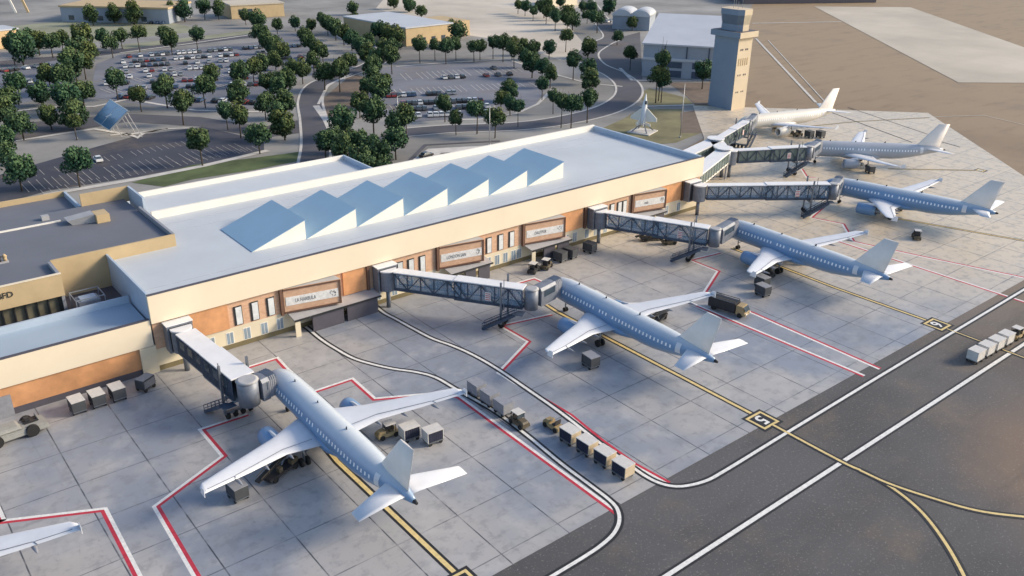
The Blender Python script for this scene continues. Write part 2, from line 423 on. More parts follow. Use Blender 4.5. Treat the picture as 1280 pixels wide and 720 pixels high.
# ---- landside sheets
S = [
 ('field', [(500, -25), (790, -25), (700, 20), (735, 60), (700, 75), (640, 52), (560, 40), (470, 10)], M_field, 'pale streaky dirt field beyond the trees', 'field'),
 ('verge', [(0, 34), (80, 26), (212, 28), (260, 38), (120, 52), (0, 62)], M_verge, 'flat greenish verge in front of the long grey building', 'grass'),
 ('road', [(0, 76), (80, 69), (150, 60), (330, 40), (330, 45), (150, 66), (85, 75), (0, 83)], M_road, 'narrow dark road behind the left car park', 'road'),
 ('grass_strip', [(150, 56), (320, 37), (322, 41), (155, 61)], M_verge, 'dark green grass strip beside the far road', 'grass'),
 ('parking_lot', [(20, 212), (110, 186), (175, 168), (255, 158), (330, 176), (330, 187), (255, 205), (170, 221), (60, 238), (-60, 272), (-60, 236)], M_lotdark, 'fresh dark asphalt car park with white stall lines nearest the terminal', 'car park'),
 ('parking_lot', [(112, 121), (120, 80), (150, 68), (325, 52), (350, 75), (335, 134), (250, 141), (160, 128)], M_lot, 'grey car park with scattered cars in the upper left', 'car park'),
 ('parking_lot', [(-60, 98), (0, 88), (76, 74), (100, 95), (60, 122), (-60, 145)], M_lot, 'grey car park at the far left edge', 'car park'),
 ('parking_lot', [(335, 42), (378, 40), (402, 66), (398, 92), (360, 98), (345, 70)], M_lot, 'small grey car park between two tree lines', 'car park'),
 ('parking_lot', [(478, 84), (560, 79), (645, 76), (690, 98), (668, 132), (600, 146), (520, 152), (470, 140), (452, 110)], M_lot, 'blue grey car park with painted stalls behind the terminal roof', 'car park'),
 ('gravel_yard', [(398, 128), (440, 92), (456, 96), (462, 126), (432, 140), (410, 146)], M_mulch, 'brownish bare yard inside the curve of the drive', 'yard'),
 ('road', [(-60, 172), (0, 158), (60, 150), (160, 142), (250, 146), (330, 158), (372, 150), (375, 166), (330, 172), (250, 158), (160, 152), (60, 168), (-60, 190)], M_road, 'grey drive running between the two left car parks', 'road'),
 ('grass_lawn', [(165, 228), (240, 206), (318, 197), (385, 188), (372, 201), (318, 212), (240, 224), (205, 233)], M_grass, 'green lawn behind the flat terminal roof', 'lawn'),
 ('grass_lawn', [(735, 168), (780, 148), (800, 136), (852, 136), (876, 166), (845, 178), (800, 182)], M_drygrass, 'dry yellowish lawn around the jet monument', 'lawn'),
 ('grass_lawn', [(795, 118), (812, 110), (858, 122), (868, 131), (810, 131)], M_drygrass, 'dry grass patch below the pair of trees by the hangar', 'lawn'),
 ('mulch_bed', [(835, 103), (895, 103), (888, 131), (868, 130), (858, 120)], M_mulch, 'brown planting bed between hangar and tower', 'bed'),
 ('mulch_bed', [(850, 141), (868, 138), (878, 166), (852, 166)], M_mulch, 'brown paved court beside the flagpole', 'bed'),
 ('forecourt', [(740, 56), (800, 40), (803, 100), (850, 104), (775, 100), (748, 88)], M_road, 'shaded asphalt forecourt left of the hangar', 'road'),
]
for i, (n_, pts, m_, lab, cat) in enumerate(S):
    sheet(n_, gp(*pts), -.094+.005*i, m_, lab, cat)

def road(pts, w, lab, z=.012, kerb=.8):
    sp_ = spline(gp(*pts), 8)
    line_obj('road', [(sp_, -w/2, w/2, z, 5), (sp_, -w/2-kerb, -w/2, z, 4), (sp_, w/2, w/2+kerb, z, 4)], lab, 'road')
road([(392, 206), (395, 180), (392, 150), (388, 125), (398, 106), (430, 93), (462, 82), (475, 70), (450, 55), (425, 40), (415, 25)], 7.5, 'curved grey drive with pale kerbs rising between the tree rows')
road([(500, 166), (560, 161), (640, 158), (700, 151), (755, 138), (783, 122), (785, 106), (768, 92), (742, 80), (735, 66), (752, 54), (766, 46), (757, 32), (740, 10), (720, -20)], 9, 'curved loop road around the right car park')
def walk(pts, w, lab, z=.02):
    line_obj('footpath', [(gp(*pts), -w/2, w/2, z, 4)], lab, 'footpath')
walk([(-40, 146), (60, 134), (118, 133), (160, 124), (245, 138), (330, 140)], 1.6, 'pale kerb line along the foot of the left car park')
walk([(-60, 282), (20, 256), (60, 243), (170, 224), (255, 207), (335, 188)], 2.2, 'pale footpath along the terminal side of the dark car park')
walk([(20, 176), (118, 161), (160, 168), (210, 161)], 1.6, 'pale kerb around the solar canopy')
walk([(138, 169), (160, 167), (172, 172), (180, 166), (205, 161), (236, 160)], 1.2, 'looping pale kerb right of the solar canopy')
walk([(560, 150), (600, 149), (645, 142), (672, 130), (690, 112)], 1.2, 'pale kerb round the near corner of the right car park')
walk([(640, 76), (690, 92), (735, 104), (778, 108)], 1.2, 'pale path between the tree cluster and the loop road')
walk([(440, 92), (410, 106), (398, 130)], 1.0, 'pale kerb round the bare yard')
walk([(150, 66), (240, 54), (330, 41)], 1.5, 'pale path beside the far road')
walk([(495, 83), (560, 78), (642, 74)], 1.6, 'pale kerb along the top of the right car park')
walk([(775, 85), (790, 100), (830, 101), (895, 100)], 1.4, 'pale kerb before the hangar')
walk([(800, 133), (868, 131)], 1.6, 'pale path in front of the pair of trees')
walk([(395, 132), (408, 150), (418, 172)], 2.2, 'pale pavement wedge beside the curved drive')
line_obj('terminal_court', [(gp((508, 205), (532, 181), (625, 176)), -.6, .6, .02, 5), (gp((515, 200), (535, 186), (620, 181)), 0, 5.0, .016, 4)], 'pale court edged in dark behind the terminal roof', 'court')

# stall lines
def stalls(name, a, b, n, depth, dirv, lab, z=.02, w=.12):
    a, b = Vector(a), Vector(b); d = Vector(dirv).normalized()
    st = []; w *= .8
    for i in range(n+1):
        if (i*7+n) % 11 == 3: continue
        p = a + (b-a)*(i/n); st.append(([p, p+d*depth], -w/2, w/2, z, 4))
    line_obj(name, st, lab)
yv = (0, -1)
stalls('parking_stall_line', g(30, 216)[:2], g(248, 172)[:2], 26, 5.2, yv, 'white stall lines in the row furthest from the terminal of the dark car park')
stalls('parking_stall_line', g(25, 228)[:2], g(300, 178)[:2], 32, 9.5, yv, 'white double stall lines down the middle of the dark car park')
stalls('parking_stall_line', g(50, 237)[:2], g(315, 183)[:2], 30, 4.2, yv, 'white stall lines nearest the terminal in the dark car park')
dv = g(573, 109)[:2]; dv = Vector(dv)-Vector(g(552, 92)[:2])
stalls('parking_stall_line', g(500, 92)[:2], g(640, 82)[:2], 22, 14, dv, 'white stall lines at the top of the right car park', w=.3)
stalls('parking_stall_line', g(485, 112)[:2], g(660, 102)[:2], 26, 11, dv, 'white stall lines across the middle of the right car park', w=.3)
stalls('parking_stall_line', g(480, 132)[:2], g(640, 124)[:2], 24, 7, dv, 'white stall lines at the bottom of the right car park', w=.25)
for yy, x0, x1 in ((76, 150, 330), (88, 135, 335), (99, 125, 340), (111, 125, 335)):
    stalls('parking_stall_line', g(x0, yy)[:2], g(x1, yy-8)[:2], 30, 10, (.1, -1), 'faded stall lines of the upper left car park, row at %s' % {76: 'its far end', 88: 'its upper middle', 99: 'its lower middle', 111: 'its near end'}[yy], w=.3)

# ------------------------------------------------------------------ apron markings
def edged(pts, w, e, z, c=0): return [(pts, -w/2-e, w/2+e, z, 1), (pts, -w/2, w/2, z+.004, c)]
L1 = gp((690, 720), (740, 690)) ; Ystrip = 52.9
# service road edge: from the taxilane, round the corner, up the apron, to the terminal (left one)
left_edge = gp((560, 800), (620, 762), (682, 725), (730, 696), (752, 681), (767, 667), (774, 652), (772, 637), (762, 625), (740, 608))
left_up = gp((740, 608), (700, 578), (660, 545), (620, 515), (573, 488), (545, 472), (520, 465), (492, 461), (465, 455), (440, 447), (415, 433), (400, 423), (388, 413), (379, 406))
L_all = spline(left_edge[:], 6)[:-1] + spline(left_up, 8)
line_obj('service_road_line', edged(L_all, .44, .34, .006), 'white line edged in black running from the canopy past the first airliner wing')
right_e = gp((1400, 292), (1280, 362), (1100, 470), (985, 540), (925, 577))
right_c = gp((925, 577), (900, 592), (885, 600), (865, 606), (845, 608), (825, 604), (805, 594), (780, 576), (745, 550), (700, 515), (660, 487), (620, 460), (590, 443), (565, 432), (540, 423), (515, 410), (495, 399), (480, 391), (469, 382))
R_all = [Vector(p) for p in right_e[:-1]] + spline(right_c, 6)
line_obj('service_road_line', edged(R_all, .46, .34, .016), 'white line edged in black curving from the taxilane to the second canopy')
line_obj('taxilane_edge_line', edged([(-40, 45.4), (260, 44.9)], .56, .3, .006), 'straight white line edged in black out on the dark asphalt')

def safety(pts, side, lab):
    s_ = 1 if side == 'r' else -1
    a, b = sorted((0, s_*.42)); c, d = sorted((0, -s_*.42))
    line_obj('safety_line', [(gp(*pts), a, b, .004, 3), (gp(*pts), c, d, .004, 0)], lab)
safety([(-40, 656), (3, 652), (130, 637), (180, 735)], 'r', 'red and white line around the lower left wing tip')
safety([(3, 652), (-10, 622)], 'l', 'short red and white stub at the left edge')
safety([(260, 745), (195, 633), (280, 570), (252, 537), (310, 518)], 'r', 'zigzag red and white line left of the first airliner')
safety([(298, 463), (346, 448), (358, 461), (392, 490), (440, 474), (468, 499), (545, 492), (573, 496), (772, 642)], 'r', 'red and white line from the first nose out along the service road')
safety([(690, 393), (626, 407), (661, 427), (624, 466), (661, 488), (713, 519), (752, 551), (794, 581), (836, 604)], 'l', 'red and white zigzag left of the second airliner')
safety([(640, 356), (668, 348), (700, 362), (745, 364), (770, 380), (862, 378), (1080, 470)], 'r', 'red and white line right of the second airliner')
safety([(900, 316), (863, 325), (898, 339), (880, 367), (943, 392), (1100, 461)], 'l', 'red and white line left of the third airliner')
safety([(1030, 258), (1014, 272), (1054, 280), (1067, 302), (1150, 320), (1280, 347)], 'l', 'red and white line left of the fourth airliner')
safety([(1047, 301), (1227, 360), (1300, 384)], 'r', 'red and white line right of the third airliner')
safety([(1002, 211), (1009, 222), (1020, 222)], 'l', 'short red and white mark under the fifth bridge')

def ylead(strips, lab):
    st = []
    for pts, w, z in strips: st += edged(pts, w, .33, z, 2)
    line_obj('lead_in_line', st, lab)
ylead([(gp((345, 483), (422, 577), (572, 719)), .55, .005), (gp((590, 736), (640, 790)), .4, .005)], 'yellow line edged in black under the first airliner')
ylead([(gp((683, 381), (697, 390), (939, 516.8)), .5, .005), (spline(gp((966, 531), (1052, 577), (1085, 592), (1120, 613), (1152, 640), (1180, 676), (1205, 720), (1225, 770)), 6), .4, .018), (spline(gp((1075, 588), (1110, 604), (1160, 621), (1220, 638), (1280, 646), (1340, 650)), 6), .38, .026)], 'yellow line edged in black under the second airliner, forking on the asphalt')
ylead([(gp((915, 310), (1045, 360), (1160, 401)), .45, .005), (gp((1184, 411), (1280, 447), (1330, 466)), .25, .018)], 'yellow line edged in black under the third airliner')
ylead([(gp((1110, 271), (1280, 301), (1350, 313)), .4, .005)], 'yellow line edged in black under the fourth airliner')
ylead([(gp((1110, 211), (1218, 213)), .3, .005)], 'thin yellow line behind the fifth airliner')
ylead([(gp((1000, 159), (1070, 152), (1162, 147)), .25, .005)], 'thin yellow line behind the farthest airliner')
line_obj('taxi_route_line', [(gp((1035, 139), (1140, 178)), -.25, .25, .02, 1), (gp((1060, 134), (1160, 168)), -.2, .2, .02, 1), (gp((1172, 176), (1200, 184)), -.25, .25, .02, 1)], 'thin dark lines crossing the warm toned apron behind the farthest airliner')

# painted stand numbers
def text_mesh(txt, size, name, m, extrude=.0, bold=0.0):
    cu = bpy.data.curves.new(name, 'FONT'); cu.body = txt; cu.size = size; cu.align_x = 'CENTER'; cu.align_y = 'CENTER'; cu.extrude = extrude; cu.offset = bold; cu.resolution_u = 3
    o = bpy.data.objects.new(name, cu); COL.objects.link(o)
    dg = bpy.context.evaluated_depsgraph_get(); me = bpy.data.meshes.new_from_object(o.evaluated_get(dg))
    bpy.data.objects.remove(o); me.materials.clear(); me.materials.append(m); me.name = name
    return me
def stand_box(c, txt, lab, w=1.66, h=1.66, sc=1.0):
    root = empty('stand_marking', (c[0], c[1], 0), 0, lab, 'marking', None, 'structure')
    b = MB(); b.keep = True; x, y = w*sc, h*sc
    for k, (dx, z, m_) in enumerate(((.38, .012, 1), (0, .018, 2), (-.38, .024, 1))):
        b.face([(-x-dx, -y-dx, z), (x+dx, -y-dx, z), (x+dx, y+dx, z), (-x-dx, y+dx, z)], m_)
    b.build('marking_panel', [M_white, M_blackp, M_yellow], root, world=False)
    me = text_mesh(txt, 2.9*sc, 'number', M_white, bold=.06)
    o = bpy.data.objects.new('number', me); COL.objects.link(o); o.parent = root; o.location = (-.05, .18, .03); o.rotation_euler = (0, 0, R(180))
stand_box((91.9, 57.5), '5', 'black and yellow stand box reading 5 at the end of the second stand')
stand_box((140.3, 57.4), '6', 'black and yellow stand box reading 6 at the end of the third stand')
stand_box((40.8, 57.6), '4', 'black and yellow stand box cut by the bottom edge of the photo')
stand_box(g(1226, 213), '8', 'small worn yellow stand box behind the fifth airliner', sc=.6)

# ------------------------------------------------------------------ airliner
FST = [(0.0, .06, .06, 3.35), (.25, .42, .38, 3.37), (.7, .78, .74, 3.45), (1.4, 1.15, 1.14, 3.60), (2.4, 1.5, 1.55, 3.78), (3.6, 1.76, 1.86, 3.92), (5.2, 1.93, 2.03, 4.0), (7, 1.975, 2.07, 4.03),
       (12, 1.975, 2.07, 4.03), (18, 1.975, 2.07, 4.03), (24, 1.975, 2.07, 4.03), (26.5, 1.92, 1.98, 4.10), (29, 1.72, 1.76, 4.28), (31.5, 1.38, 1.42, 4.52), (34, .95, 1.0, 4.74), (36, .55, .62, 4.80), (37.2, .28, .34, 4.82)]
def fus(s):
    for a, b in zip(FST, FST[1:]):
        if s <= b[0]:
            t = (s-a[0])/(b[0]-a[0]); return [a[i]+(b[i]-a[i])*t for i in (1, 2, 3)]
    return FST[-1][1:]
def fpt(s, z=None, side=1, out=0.0):
    w, h, zc = fus(s); q = max(-1, min(1, (z-zc)/h)); th = math.asin(q)
    return Vector((side*(w+out)*math.cos(th), -s, zc+(h+out)*math.sin(th)))
def wing_mesh(st, m=0):
    """st: (x, y_le, y_te, z, thick)"""
    b = MB(); rings = []
    for x, le, te, z, t in st:
        c = le-te
        prof = [(0, 0), (.03, .35), (.12, .75), (.3, 1), (.55, .8), (.8, .35), (1, .04), (1, -.04), (.7, -.22), (.4, -.35), (.12, -.3), (.03, -.18)]
        rings.append([(x, le-c*u, z+t*v*.62) for u, v in prof])
    return b.loft(rings, m)
def make_airliner():
    root = empty('airliner', (0, 0, 0))
    n = 36; b = MB()
    rings = [[(w*math.cos(2*math.pi*k/n), -s, zc+h*math.sin(2*math.pi*k/n)) for k in range(n)] for s, w, h, zc in FST]
    fb = b.loft(rings)
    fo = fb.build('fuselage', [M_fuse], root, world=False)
    MB().cyl((0, -37.15, 4.82), (0, -37.75, 4.84), .27, .17, 12).build('tail_cone', M_dark, root, world=False)
    # belly fairing
    b = MB(); rr = []
    for s, w, h in ((10.3, .3, .2), (11.3, 1.5, .6), (13, 2.15, .95), (17, 2.25, 1.05), (20, 2.0, .9), (22.3, 1.2, .55), (23.5, .3, .2)):
        rr.append([(w*math.cos(2*math.pi*k/16), -s, 2.6+h*math.sin(2*math.pi*k/16)) for k in range(16)])
    b.loft(rr).build('belly_fairing', M_fuse, root, world=False)
    # windscreen
    b = MB()
    for sd in (-1, 1):
        for s0, s1, za, zb in ((1.35, 2.05, 4.25, 4.72), (2.1, 2.75, 4.35, 4.88)):
            b.face([fpt(s0, za, sd, .02), fpt(s1, za, sd, .02), fpt(s1, zb, sd, .02), fpt(s0+.1, zb-.05, sd, .02)])
    b.build('windscreen', M_glassd, root, world=False)
    # cabin windows: one part each
    i = 0; s = 6.3; wm = {}
    while s < 30.2:
        if not (13.9 < s < 14.8 or 16.9 < s < 17.6 or abs(s-5) < .6):
            for sd in (-1, 1):
                bb = MB(); bb.face([fpt(s, 4.36, sd, .02), fpt(s+.27, 4.36, sd, .02), fpt(s+.27, 4.84, sd, .02), fpt(s, 4.84, sd, .02)])
                bb.build('cabin_window', M_winedge, root, world=False)
        s += .74
    for sd in (-1, 1):
        for s0 in (4.3, 31.0):
            b = MB(); z0, z1 = (3.4, 5.2) if s0 < 10 else (4.0, 5.5)
            zs = [z0+(z1-z0)*k/5 for k in range(6)]
            for k in range(5):
                b.face([fpt(s0, zs[k], sd, .025), fpt(s0+.85, zs[k], sd, .025), fpt(s0+.85, zs[k+1], sd, .025), fpt(s0, zs[k+1], sd, .025)])
            b.build('cabin_door', M_wing, root, world=False)
    for sd in (-1, 1):
        st = [(sd*1.2, -11.6, -19.1, 2.75, 1.1), (sd*2.4, -12.2, -19.05, 2.9, 1.0), (sd*6.4, -14.7, -18.9, 3.3, .62), (sd*12, -17.4, -20.6, 3.95, .42), (sd*16.9, -19.95, -22.0, 4.6, .22), (sd*17.45, -20.9, -22.3, 4.72, .12)]
        w = wing_mesh(st).build('wing', M_wing, root, world=False)
        b = MB()  # control surface gap lines
        for (xa, ya, za), (xb, yb, zb) in (((2.6, -17.9, 3.42), (6.4, -17.95, 3.56)), ((6.4, -17.95, 3.56), (13.2, -20.4, 4.22)), ((13.4, -20.5, 4.24), (16.8, -21.5, 4.66)), ((13.3, -20.45, 4.23), (13.5, -21.1, 4.18))):
            b.bar((sd*xa, ya, za), (sd*xb, yb, zb), .07, .03)
        b.build('flap_line', M_steel, w, world=False)
        for x, y, z in ((6.0, -18.6, 3.0), (9.4, -19.4, 3.35), (13.2, -20.9, 3.85)):
            b = MB(); b.loft([[(sd*x+r*math.cos(2*math.pi*k/8), y+dy, z+.8*r*math.sin(2*math.pi*k/8)+dz) for k in range(8)] for dy, r, dz in ((1.8, .05, .1), (1.0, .22, 0), (0, .26, -.02), (-.8, .16, .05), (-1.35, .04, .12))])
            b.build('flap_fairing', M_cartg, w, world=False)
        # tip fence
        MB().hexa([(sd*17.41, -21.1, 4.3), (sd*17.49, -21.1, 4.3), (sd*17.49, -22.4, 4.3), (sd*17.41, -22.4, 4.3), (sd*17.43, -21.7, 5.3), (sd*17.47, -21.7, 5.3), (sd*17.47, -22.45, 5.35), (sd*17.43, -22.45, 5.35)]).build('wing_tip_fence', M_wing, w, world=False)
        # engine
        e = MB(); nn = 24; ex, ez = sd*5.75, 1.72
        prof = [(-11.05, .98), (-10.85, 1.08), (-11.3, 1.2), (-12.4, 1.26), (-13.8, 1.18), (-14.9, .98), (-14.95, .9)]
        prof = [(-12.2, .9), (-11.2, .95), (-10.9, 1.05), (-10.95, 1.12), (-11.4, 1.22), (-12.6, 1.27), (-14.0, 1.17), (-15.0, .96), (-15.0, .88)]
        e.loft([[(ex+r*math.cos(2*math.pi*k/nn), y, ez+r*math.sin(2*math.pi*k/nn)) for k in range(nn)] for y, r in prof], caps=False)
        en = e.build('engine', M_fuse, root, world=False)
        MB().cyl((ex, -12.0, ez), (ex, -12.1, ez), .93, n=20).build('intake', M_dark, en, world=False)
        MB().cyl((ex, -11.3, ez), (ex, -12.0, ez), .05, .28, 12).build('spinner', M_steel, en, world=False)
        MB().cyl((ex, -14.3, ez), (ex, -16.0, ez), .7, .36, 16).build('exhaust', M_steel, en, world=False)
        MB().hexa([(ex-.18, -12.0, 2.85), (ex+.18, -12.0, 2.85), (ex+.15, -16.6, 3.0), (ex-.15, -16.6, 3.0), (ex-.1, -12.9, 3.2), (ex+.1, -12.9, 3.2), (ex+.12, -15.5, 3.5), (ex-.12, -15.5, 3.5)]).build('pylon', M_wing, en, world=False)
        # stabiliser
        wing_mesh([(sd*.3, -32.3, -36.2, 4.95, .42), (sd*1.2, -32.9, -36.25, 5.05, .36), (sd*6.8, -35.7, -37.5, 5.6, .16)]).build('stabiliser', M_wing, root, world=False)
        # main gear
        lg = MB(); lg.cyl((sd*3.8, -17.6, 3.0), (sd*3.8, -17.8, .6), .16, n=8).bar((sd*3.8, -17.7, 1.4), (sd*2.6, -17.7, 2.8), .14)
        lg = lg.build('landing_gear', M_steel, root, world=False)
        for dx in (-.42, .42):
            MB().cyl((sd*3.8+dx-.17, -17.8, .58), (sd*3.8+dx+.17, -17.8, .58), .58, n=20).build('wheel', M_rubber, lg, world=False)
    lg = MB().cyl((0, -5.0, 2.3), (0, -5.1, .4), .11, n=8).bar((0, -5.0, 1.2), (0, -6.4, 2.2), .1).build('landing_gear', M_steel, root, world=False)
    for dx in (-.24, .24):
        MB().cyl((dx-.1, -5.1, .38), (dx+.1, -5.1, .38), .38, n=16).build('wheel', M_rubber, lg, world=False)
    # fin: stations along z
    b = MB(); rings = []
    for z, le, te, t in ((5.1, -29.2, -36.0, .5), (6.1, -30.5, -36.2, .44), (11.6, -34.9, -37.6, .2)):
        c = le-te; prof = [(0, 0), (.05, .5), (.25, 1), (.6, .8), (1, .05), (1, -.05), (.6, -.8), (.25, -1), (.05, -.5)]
        rings.append([(t*v*.5, le-c*u, z) for u, v in prof])
    fin = b.loft(rings).build('tail_fin', M_fin, root, world=False)
    MB().box(-.16, .16, -35.2, -35.15, 6.6, 11.4).build('rudder_line', M_steel, fin, world=False) if False else None
    for s_, h in ((8, .35), (14.5, .3), (22, .4)):
        MB().hexa([(-.03, -s_, 6.05), (.03, -s_, 6.05), (.03, -s_-.35, 6.05), (-.03, -s_-.35, 6.05), (-.02, -s_-.18, 6.1+h), (.02, -s_-.18, 6.1+h), (.02, -s_-.38, 6.1+h), (-.02, -s_-.38, 6.1+h)]).build('antenna', M_dark, root, world=False)
    return root
plane = make_airliner()
PL = [((41.6, 104.8), -.8, 'blue grey airliner nearest the camera, boarding by the solid grey bridge'),
      ((93.6, 105.0), -1.5, 'blue grey airliner at the stand marked 5, behind the cart train'),
      ((141.4, 105.3), -1.0, 'blue grey airliner at the stand marked 6, third from the camera'),
      ((183.4, 109.1), 13.0, 'blue grey airliner with its tail swung right, fourth from the camera'),
      ((206.0, 131.0), 45.5, 'blue grey airliner turned sideways to the photo, second from the tower'),
      ((214.8, 158.4), 75.0, 'pale cream airliner parked at the foot of the control tower'),
      ((-7.0, 106.8), 1.0, 'airliner cut by the left edge, only its wing tip showing')]
for i, ((x, y), a, lab) in enumerate(PL):
    o = plane if i == 0 else copy_tree(plane)
    o.location = (x, y, 0); o.rotation_euler = (0, 0, R(a)); o.scale = (1.02,)*3; tag(o, lab, 'airliner', 'airliners parked nose in at the terminal')
def door(i):
    (x, y), a, _ = PL[i]; a = R(a); dx, dy = -2.0, -4.9
    return (x+dx*math.cos(a)-dy*math.sin(a), y+dx*math.sin(a)+dy*math.cos(a))
# the farthest one is painted cream
M_creamp = mat('cream_hull_paint', (.74, .70, .62), .4, var=.04, scale=.5, coat=.2, obj_space=True)
M_greyhull = mat('silver_hull_paint', (.40, .43, .48), .4, var=.05, scale=.5, coat=.2, obj_space=True)
sp5 = [o for o in bpy.data.objects if 'second from the tower' in o.get('label', '')][0]
for ch in sp5.children:
    if ch.name.split('.')[0] in ('fuselage', 'belly_fairing', 'engine'):
        me = ch.data.copy(); me.materials[0] = M_greyhull; ch.data = me
sp5['label'] = 'silver grey airliner turned sideways to the photo, second from the tower'
far_pl = [o for o in bpy.data.objects if o.get('label', '').startswith('pale cream airliner')][0]
for ch in far_pl.children:
    if ch.name.split('.')[0] in ('fuselage', 'belly_fairing', 'engine'):
        me = ch.data.copy(); me.materials[0] = M_creamp; ch.data = me

# ------------------------------------------------------------------ terminal
T = empty('terminal_building', (31.3, 121.8, 0), 0, 'long terminal concourse with cream fascia and blue sawtooth roof lights', 'terminal')
X0, X1, YF, YB = 31.3, 154.2, 121.8, 157.0
MB().box(X0+.25, X1-.25, YF+.25, YB-.25, 11.0, 11.3).build('roof', M_roofw, T)
b = MB(); b.box(X0+.02, X1-.02, YF, YF+.25, 3.55, 12.0).box(X0+.02, X1-.02, YF, YF+.25, .8, 3.55, 1).box(X0, X1, YF-.06, YF+.24, 0, .8, 2)
b.build('front_wall', [M_brick, M_creamwall, M_olive], T)
b = MB(); b.box(X0, X0+.25, YF+.25, 141.2, 0, 12.1).box(X1-.25, X1, YF+.25, YB, 0, 12.1).box(X0+.25, X1-.25, YB-.25, YB, 0, 12.1)
b.build('side_wall', M_parblue, T)
MB().box(X0-.15, X1+.15, YF-.55, YF-.02, 8.0, 12.45).build('fascia', M_fascia, T)
MB().box(X0-.15, X1+.15, YF-.62, YF-.02, 12.452, 12.53).build('fascia_coping', M_slate, T)
b = MB(); b.box(43.5, X1-.26, YB-.5, YB+.1, 11.3, 12.75); b.build('back_parapet', M_parapet, T)
MB().box(X1-.5, X1+.1, YF+.26, YB-.5, 11.3, 12.5).build('side_parapet', M_parblue, T)
MB().box(X0-.1, X0+.2, YF+.26, 141.2, 12.1, 12.55).build('side_parapet', M_parblue, T)
for i in range(7):   # sawtooth roof lights
    xa = 51.3+9.88*i; xb = xa+9.75; ya, yb = 131.0, 144.0
    b = MB(); za, zb = 11.31, 14.75
    b.face([(xa, ya, za), (xb, ya, za), (xb, ya, zb)]).face([(xa, yb, za), (xb, yb, zb), (xb, yb, za)]).face([(xb, ya, za), (xb, yb, za), (xb, yb, zb), (xb, ya, zb)]).face([(xa, ya, za), (xa, yb, za), (xb, yb, za), (xb, ya, za)])
    sk = b.build('roof_light', M_parapet, T)
    MB().hexa([(xa-.1, ya-.12, za+.02), (xb+.12, ya-.12, zb+.02), (xb+.12, yb+.12, zb+.02), (xa-.1, yb+.12, za+.02), (xa-.1, ya-.12, za+.12), (xb+.12, ya-.12, zb+.14), (xb+.12, yb+.12, zb+.14), (xa-.1, yb+.12, za+.12)]).build('glazing', M_sky, sk)

b = MB()
for yy in (126.3, 148.5, 152.6): b.box(X0+.6, X1-.8, yy-.05, yy+.05, 11.302, 11.33)
b.build('roof_seam', mat('seam_strip', (.42, .45, .50), .6), T)
# upper floor pieces along the front
def panel(x0, x1, z0=3.6, z1=7.95): MB().box(x0, x1, YF-.22, YF-.003, z0, z1).build('orange_panel', M_orange, T)
for x0, x1 in ((36.6, 42.6), (62.6, 67.0), (111.6, 117.6), (141.2, 147.8)): panel(x0, x1)
for x in (51.4, 81.7, 101.8, 132.1, 67.3, 118.2, 148.2):
    MB().box(x-.25, x+.25, YF-.5, YF-.004, 3.3, 7.98).build('pilaster', M_browncol, T)
def upwin(x, w=.95):
    f = MB().box(x-w/2-.28, x+w/2+.12, YF-.13, YF-.005, 3.75, 6.95).build('window', M_dark, T)
    MB().box(x-w/2, x+w/2, YF-.18, YF-.132, 3.85, 6.8).build('pane', M_winedge if False else M_glassl, f)
for x in (44.3, 47.0, 49.7, 73.9, 76.2, 78.6, 93.6, 96.4, 99.1, 124.2, 126.2, 128.4, 129.9): upwin(x)
# angled signboards
def squiggle(root, name, kind, ax, ay, bx, by, z0, z1, seed, fr=(.13, .62)):
    """printed dark lettering-like strokes and a sketched figure on the pale band"""
    rnd = random.Random(seed); b = MB(); b.keep = True
    A = Vector((ax, ay)); B = Vector((bx, by)); n = Vector((B-A)).normalized(); nn = Vector((n.y, -n.x))*.03
    def pt(u, v): p = A+(B-A)*u+nn; return (p.x, p.y, z0+(z1-z0)*v)
    def stroke(u0, v0, u1, v1, w=.006):
        du, dv = u1-u0, v1-v0
        if abs(du)*9 > abs(dv): b.face([pt(u0, v0-.05), pt(u1, v1-.05), pt(u1, v1+.05), pt(u0, v0+.05)])
        else: b.face([pt(u0-w, v0), pt(u0+w, v0), pt(u1+w, v1), pt(u1-w, v1)])
    return b, pt, stroke, rnd
SIGNS = [(51.75, YF-.45, 61.0, 119.5, 'angled signboard nearest the solid bridge', 'LA HARBULA', 0), (82.05, YF-.45, 90.8, 119.7, 'angled signboard between the second and third canopies', 'LONDON SAN', 0), (102.15, YF-.45, 111.1, 119.7, 'angled signboard behind the dark carts', 'OAUTPUR', 0), (132.5, YF-.45, 140.7, 119.7, 'angled signboard nearest the glass walkway', 'mala', 0)]
